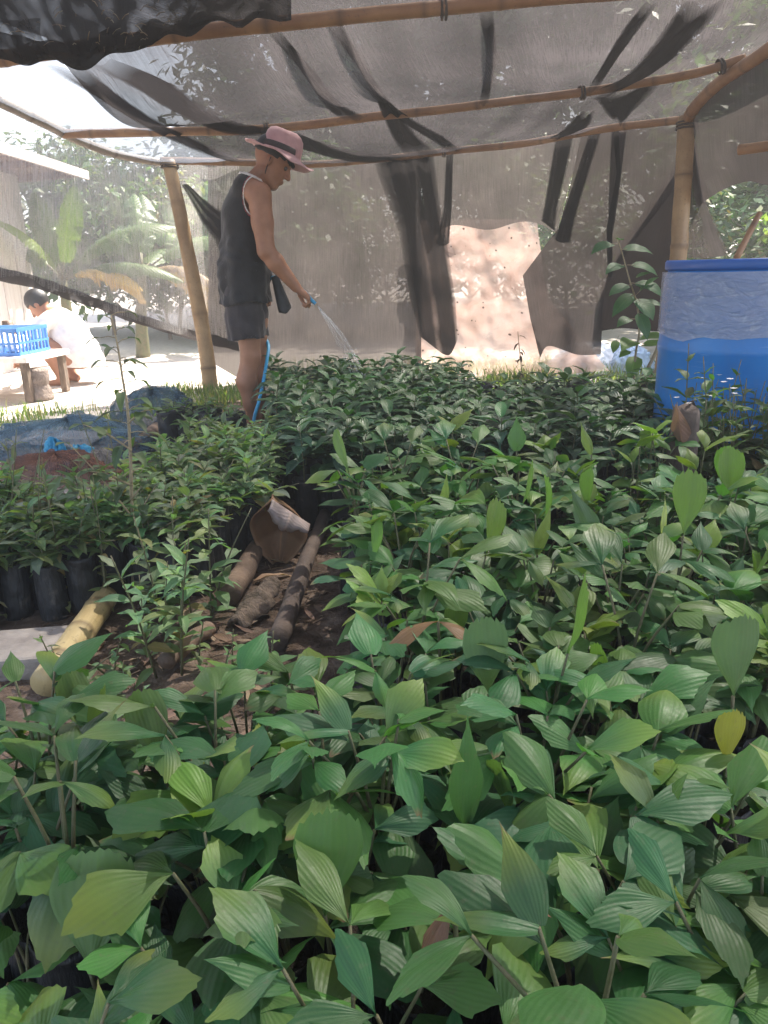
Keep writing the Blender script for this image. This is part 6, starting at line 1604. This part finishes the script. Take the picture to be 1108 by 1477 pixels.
def tree_proto(seed, label, name, h, cr, n, leaf, cols, trunk_r=0.12, cz=0.6, group=None, aspect=0.45):
    rnd = random.Random(seed); root = thing(name, (0, 0, 0), label, 'tree' if trunk_r > .05 else 'bush', group)
    st = MB(); fo = MB(); tops = []
    base_h = h * (0.30 if trunk_r > .05 else 0.05)
    main = catmull([Vector((0, 0, -.05)), Vector((rnd.uniform(-.1, .1), rnd.uniform(-.1, .1), h * .4)), Vector((rnd.uniform(-.3, .3), rnd.uniform(-.3, .3), h * .9))], 16)
    st.tube(main, [trunk_r * (1 - .85 * i / 15) for i in range(16)], 10)
    for k in range(18):
        u = .28 + .7 * k / 17; p = main[int(u * 15)]; a = k * 2.4; ln = cr * rnd.uniform(.6, 1.1) * (1.15 - .6 * u)
        q = p + Vector((math.cos(a) * ln, math.sin(a) * ln, ln * rnd.uniform(.2, .8)))
        st.tube(catmull([p, p.lerp(q, .5) + UP * .08 * ln, q], 7), [trunk_r * .35 * (1 - .8 * i / 6) for i in range(7)], 6); tops += [p.lerp(q, .6), q, q]
    tops += [main[-1]] * 3
    per = n // len(tops)
    for tp in tops:
        rad = cr * rnd.uniform(.22, .42); base_c = rnd.choice(cols)
        for k in range(per):
            d = Vector((rnd.gauss(0, 1), rnd.gauss(0, 1), rnd.gauss(0, .8))); d.normalize(); p = tp + d * rad * rnd.random() ** .5
            a = rnd.uniform(0, 6.28); t = Vector((math.cos(a), math.sin(a), rnd.uniform(-.9, .4))); t, s, n_ = frame(t, UP + d * .6)
            ln = leaf * rnd.uniform(.7, 1.3); w_ = ln * aspect * .5; c = tuple(x * rnd.uniform(.75, 1.25) for x in base_c)
            i0 = fo.vert(p, (.5, 0), c); i1 = fo.vert(p + t * ln * .5 + s * w_ - n_ * .05 * ln, (1, .5), c); i2 = fo.vert(p + t * ln - n_ * .2 * ln, (.5, 1), c); i3 = fo.vert(p + t * ln * .5 - s * w_ - n_ * .05 * ln, (0, .5), c)
            fo.face(i0, i1, i2, i3)
    st.build('trunk', M['bark'], root); fo.build('crown', M['tree'], root)
    return root
TG = [(.075, .14, .04), (.055, .115, .038), (.10, .17, .045), (.065, .12, .05)]
t1 = tree_proto(1, 'x', 'tree', 8.5, 2.6, 9000, .24, TG)
t2 = tree_proto(2, 'x', 'tree', 6.5, 2.2, 7500, .22, TG, .10)
b1 = tree_proto(3, 'x', 'bush', 1.9, 1.1, 4200, .13, [(.10, .18, .05), (.08, .15, .045), (.13, .21, .05)], .03)
b2 = tree_proto(4, 'x', 'bush', 1.5, 0.9, 3200, .11, [(.07, .13, .05), (.09, .15, .05), (.16, .18, .07)], .025)
TREES = [(t2, -1.6, 16.0, 1.15), (t1, 0.8, 17.0, 1.1), (t2, 3.0, 15.0, 1.15), (t1, 5.2, 15.5, 1.1), (t2, 5.8, 9.5, 1.0), (t1, 8.5, 12.0, 1.1), (t1, 3.0, 22, 1.5), (t1, 6.5, 6.5, .9), (t1, -1.5, 23, 1.5), (t1, 9, 19, 1.3)]
BUSH = [(b1, -3.0, 11.4, 1.0), (b2, -2.0, 11.0, 1.2), (b1, -1.2, 11.6, 1.2), (b2, 0.2, 11.0, 1.1), (b1, 1.3, 11.5, 1.2), (b2, 2.5, 10.4, 1.2), (b1, 3.4, 7.8, 1.0), (b2, 4.2, 6.9, 1.0), (b1, 4.6, 8.2, 1.3), (b2, 3.1, 6.6, .8), (b1, -4.2, 12.6, 1.3), (b2, 5.2, 5.6, 1.1), (b1, -5.6, 13.5, 1.5), (b2, -3.4, 13.5, 1.6), (b1, -1.8, 13.8, 1.6)]
seen = set()
for lst, lab, grp in ((TREES, 'leafy green tree rising behind the shade nets', 'trees behind the shade house'), (BUSH, 'leafy bush growing close behind the back net', 'bushes behind the back net')):
    for o, x, y, sc in lst:
        if o.name in seen: dup(o, (x, y, 0), rnd.uniform(0, 6.28), sc, (0, 0), lab, grp)
        else: seen.add(o.name); o.location = (x, y, 0); o.scale = (sc,) * 3; tag(o, lab, None, grp)
# grass at the foot of the back net and at the left
mb = MB(); rg = random.Random(31)
def grass(poly, n, hmin, hmax):
    xs = [p[0] for p in poly]; ys = [p[1] for p in poly]; k = 0
    while k < n:
        x, y = rg.uniform(min(xs), max(xs)), rg.uniform(min(ys), max(ys))
        if not inpoly(x, y, poly): continue
        k += 1
        if nz(x * 2.2, y * 2.2, 7) < -0.12: continue
        a = rg.uniform(0, 6.28); h = rg.uniform(hmin, hmax); b = Vector((x, y, 0)); d = Vector((math.cos(a), math.sin(a), 0)); s = Vector((-d.y, d.x, 0)) * .004
        c = rg.choice([(.11, .19, .05), (.16, .22, .06), (.24, .23, .10), (.08, .15, .045)])
        m1 = b + d * h * .18 + UP * h * .6; e = b + d * h * .5 + UP * h * .95
        i = [mb.vert(b - s, (0, 0), c), mb.vert(b + s, (1, 0), c), mb.vert(m1 + s * .8, (1, .6), c), mb.vert(m1 - s * .8, (0, .6), c), mb.vert(e, (.5, 1), c)]
        mb.face(i[0], i[1], i[2], i[3]); mb.face(i[3], i[2], i[4])
grass([(-1.2, 6.3), (0.5, 6.3), (2.6, 5.4), (2.7, 7.0), (-1.0, 7.6)], 5200, .05, .16)
grass([(0.5, 5.2), (1.3, 5.2), (1.3, 6.2), (0.4, 6.2)], 1600, .05, .15)
grass([(-1.75, 5.3), (-1.0, 4.7), (-0.9, 6.2), (-1.7, 6.3)], 1500, .04, .13)
grass([(-3.3, 4.3), (-1.6, 4.5), (-1.6, 5.4), (-3.5, 5.4)], 1700, .04, .12)
tag(mb.build('grass', M['small']), 'patchy short grass at the foot of the nets', 'grass', kind='stuff')
# white and blue sacks seen under the net flap
M['sack'] = solid('white_sack', (.62, .64, .66), (.76, .77, .78), 9, .6)
M['sackb'] = solid('blue_sack', (.30, .42, .55), (.50, .60, .70), 9, .5)
heap('sack', 850, 545, 6.6, .34, .22, .26, 'sack', 'white sack lying on the bright ground under the net flap', 31.0, 'sack', .35)
heap('sack', 905, 520, 6.5, .24, .16, .24, 'sackb', 'pale blue sack lying left of the sapling', 37.0, 'sack', .8)
for pr_ in (protos, bp, lp, fp, wp, wp2, wp3, wp4, tp_): purge(pr_)
# ================================================================ HAZE (thin volume added to lift the blacks like veiling lens glare)
def haze():
    mt, t = new_mat('veil_haze'); v = N(t, 'ShaderNodeVolumePrincipled'); v.inputs['Color'].default_value = (.95, .95, .95, 1); v.inputs['Density'].default_value = 0.016; v.inputs['Anisotropy'].default_value = 0.35
    o = N(t, 'ShaderNodeOutputMaterial'); L(t, v.outputs[0], o.inputs['Volume'])
    mb = MB(); mb.box((0, 20, 6.5), (45, 45, 7.5)); h = mb.build('haze', mt, smooth=False); tag(h, kind='stuff')
haze()
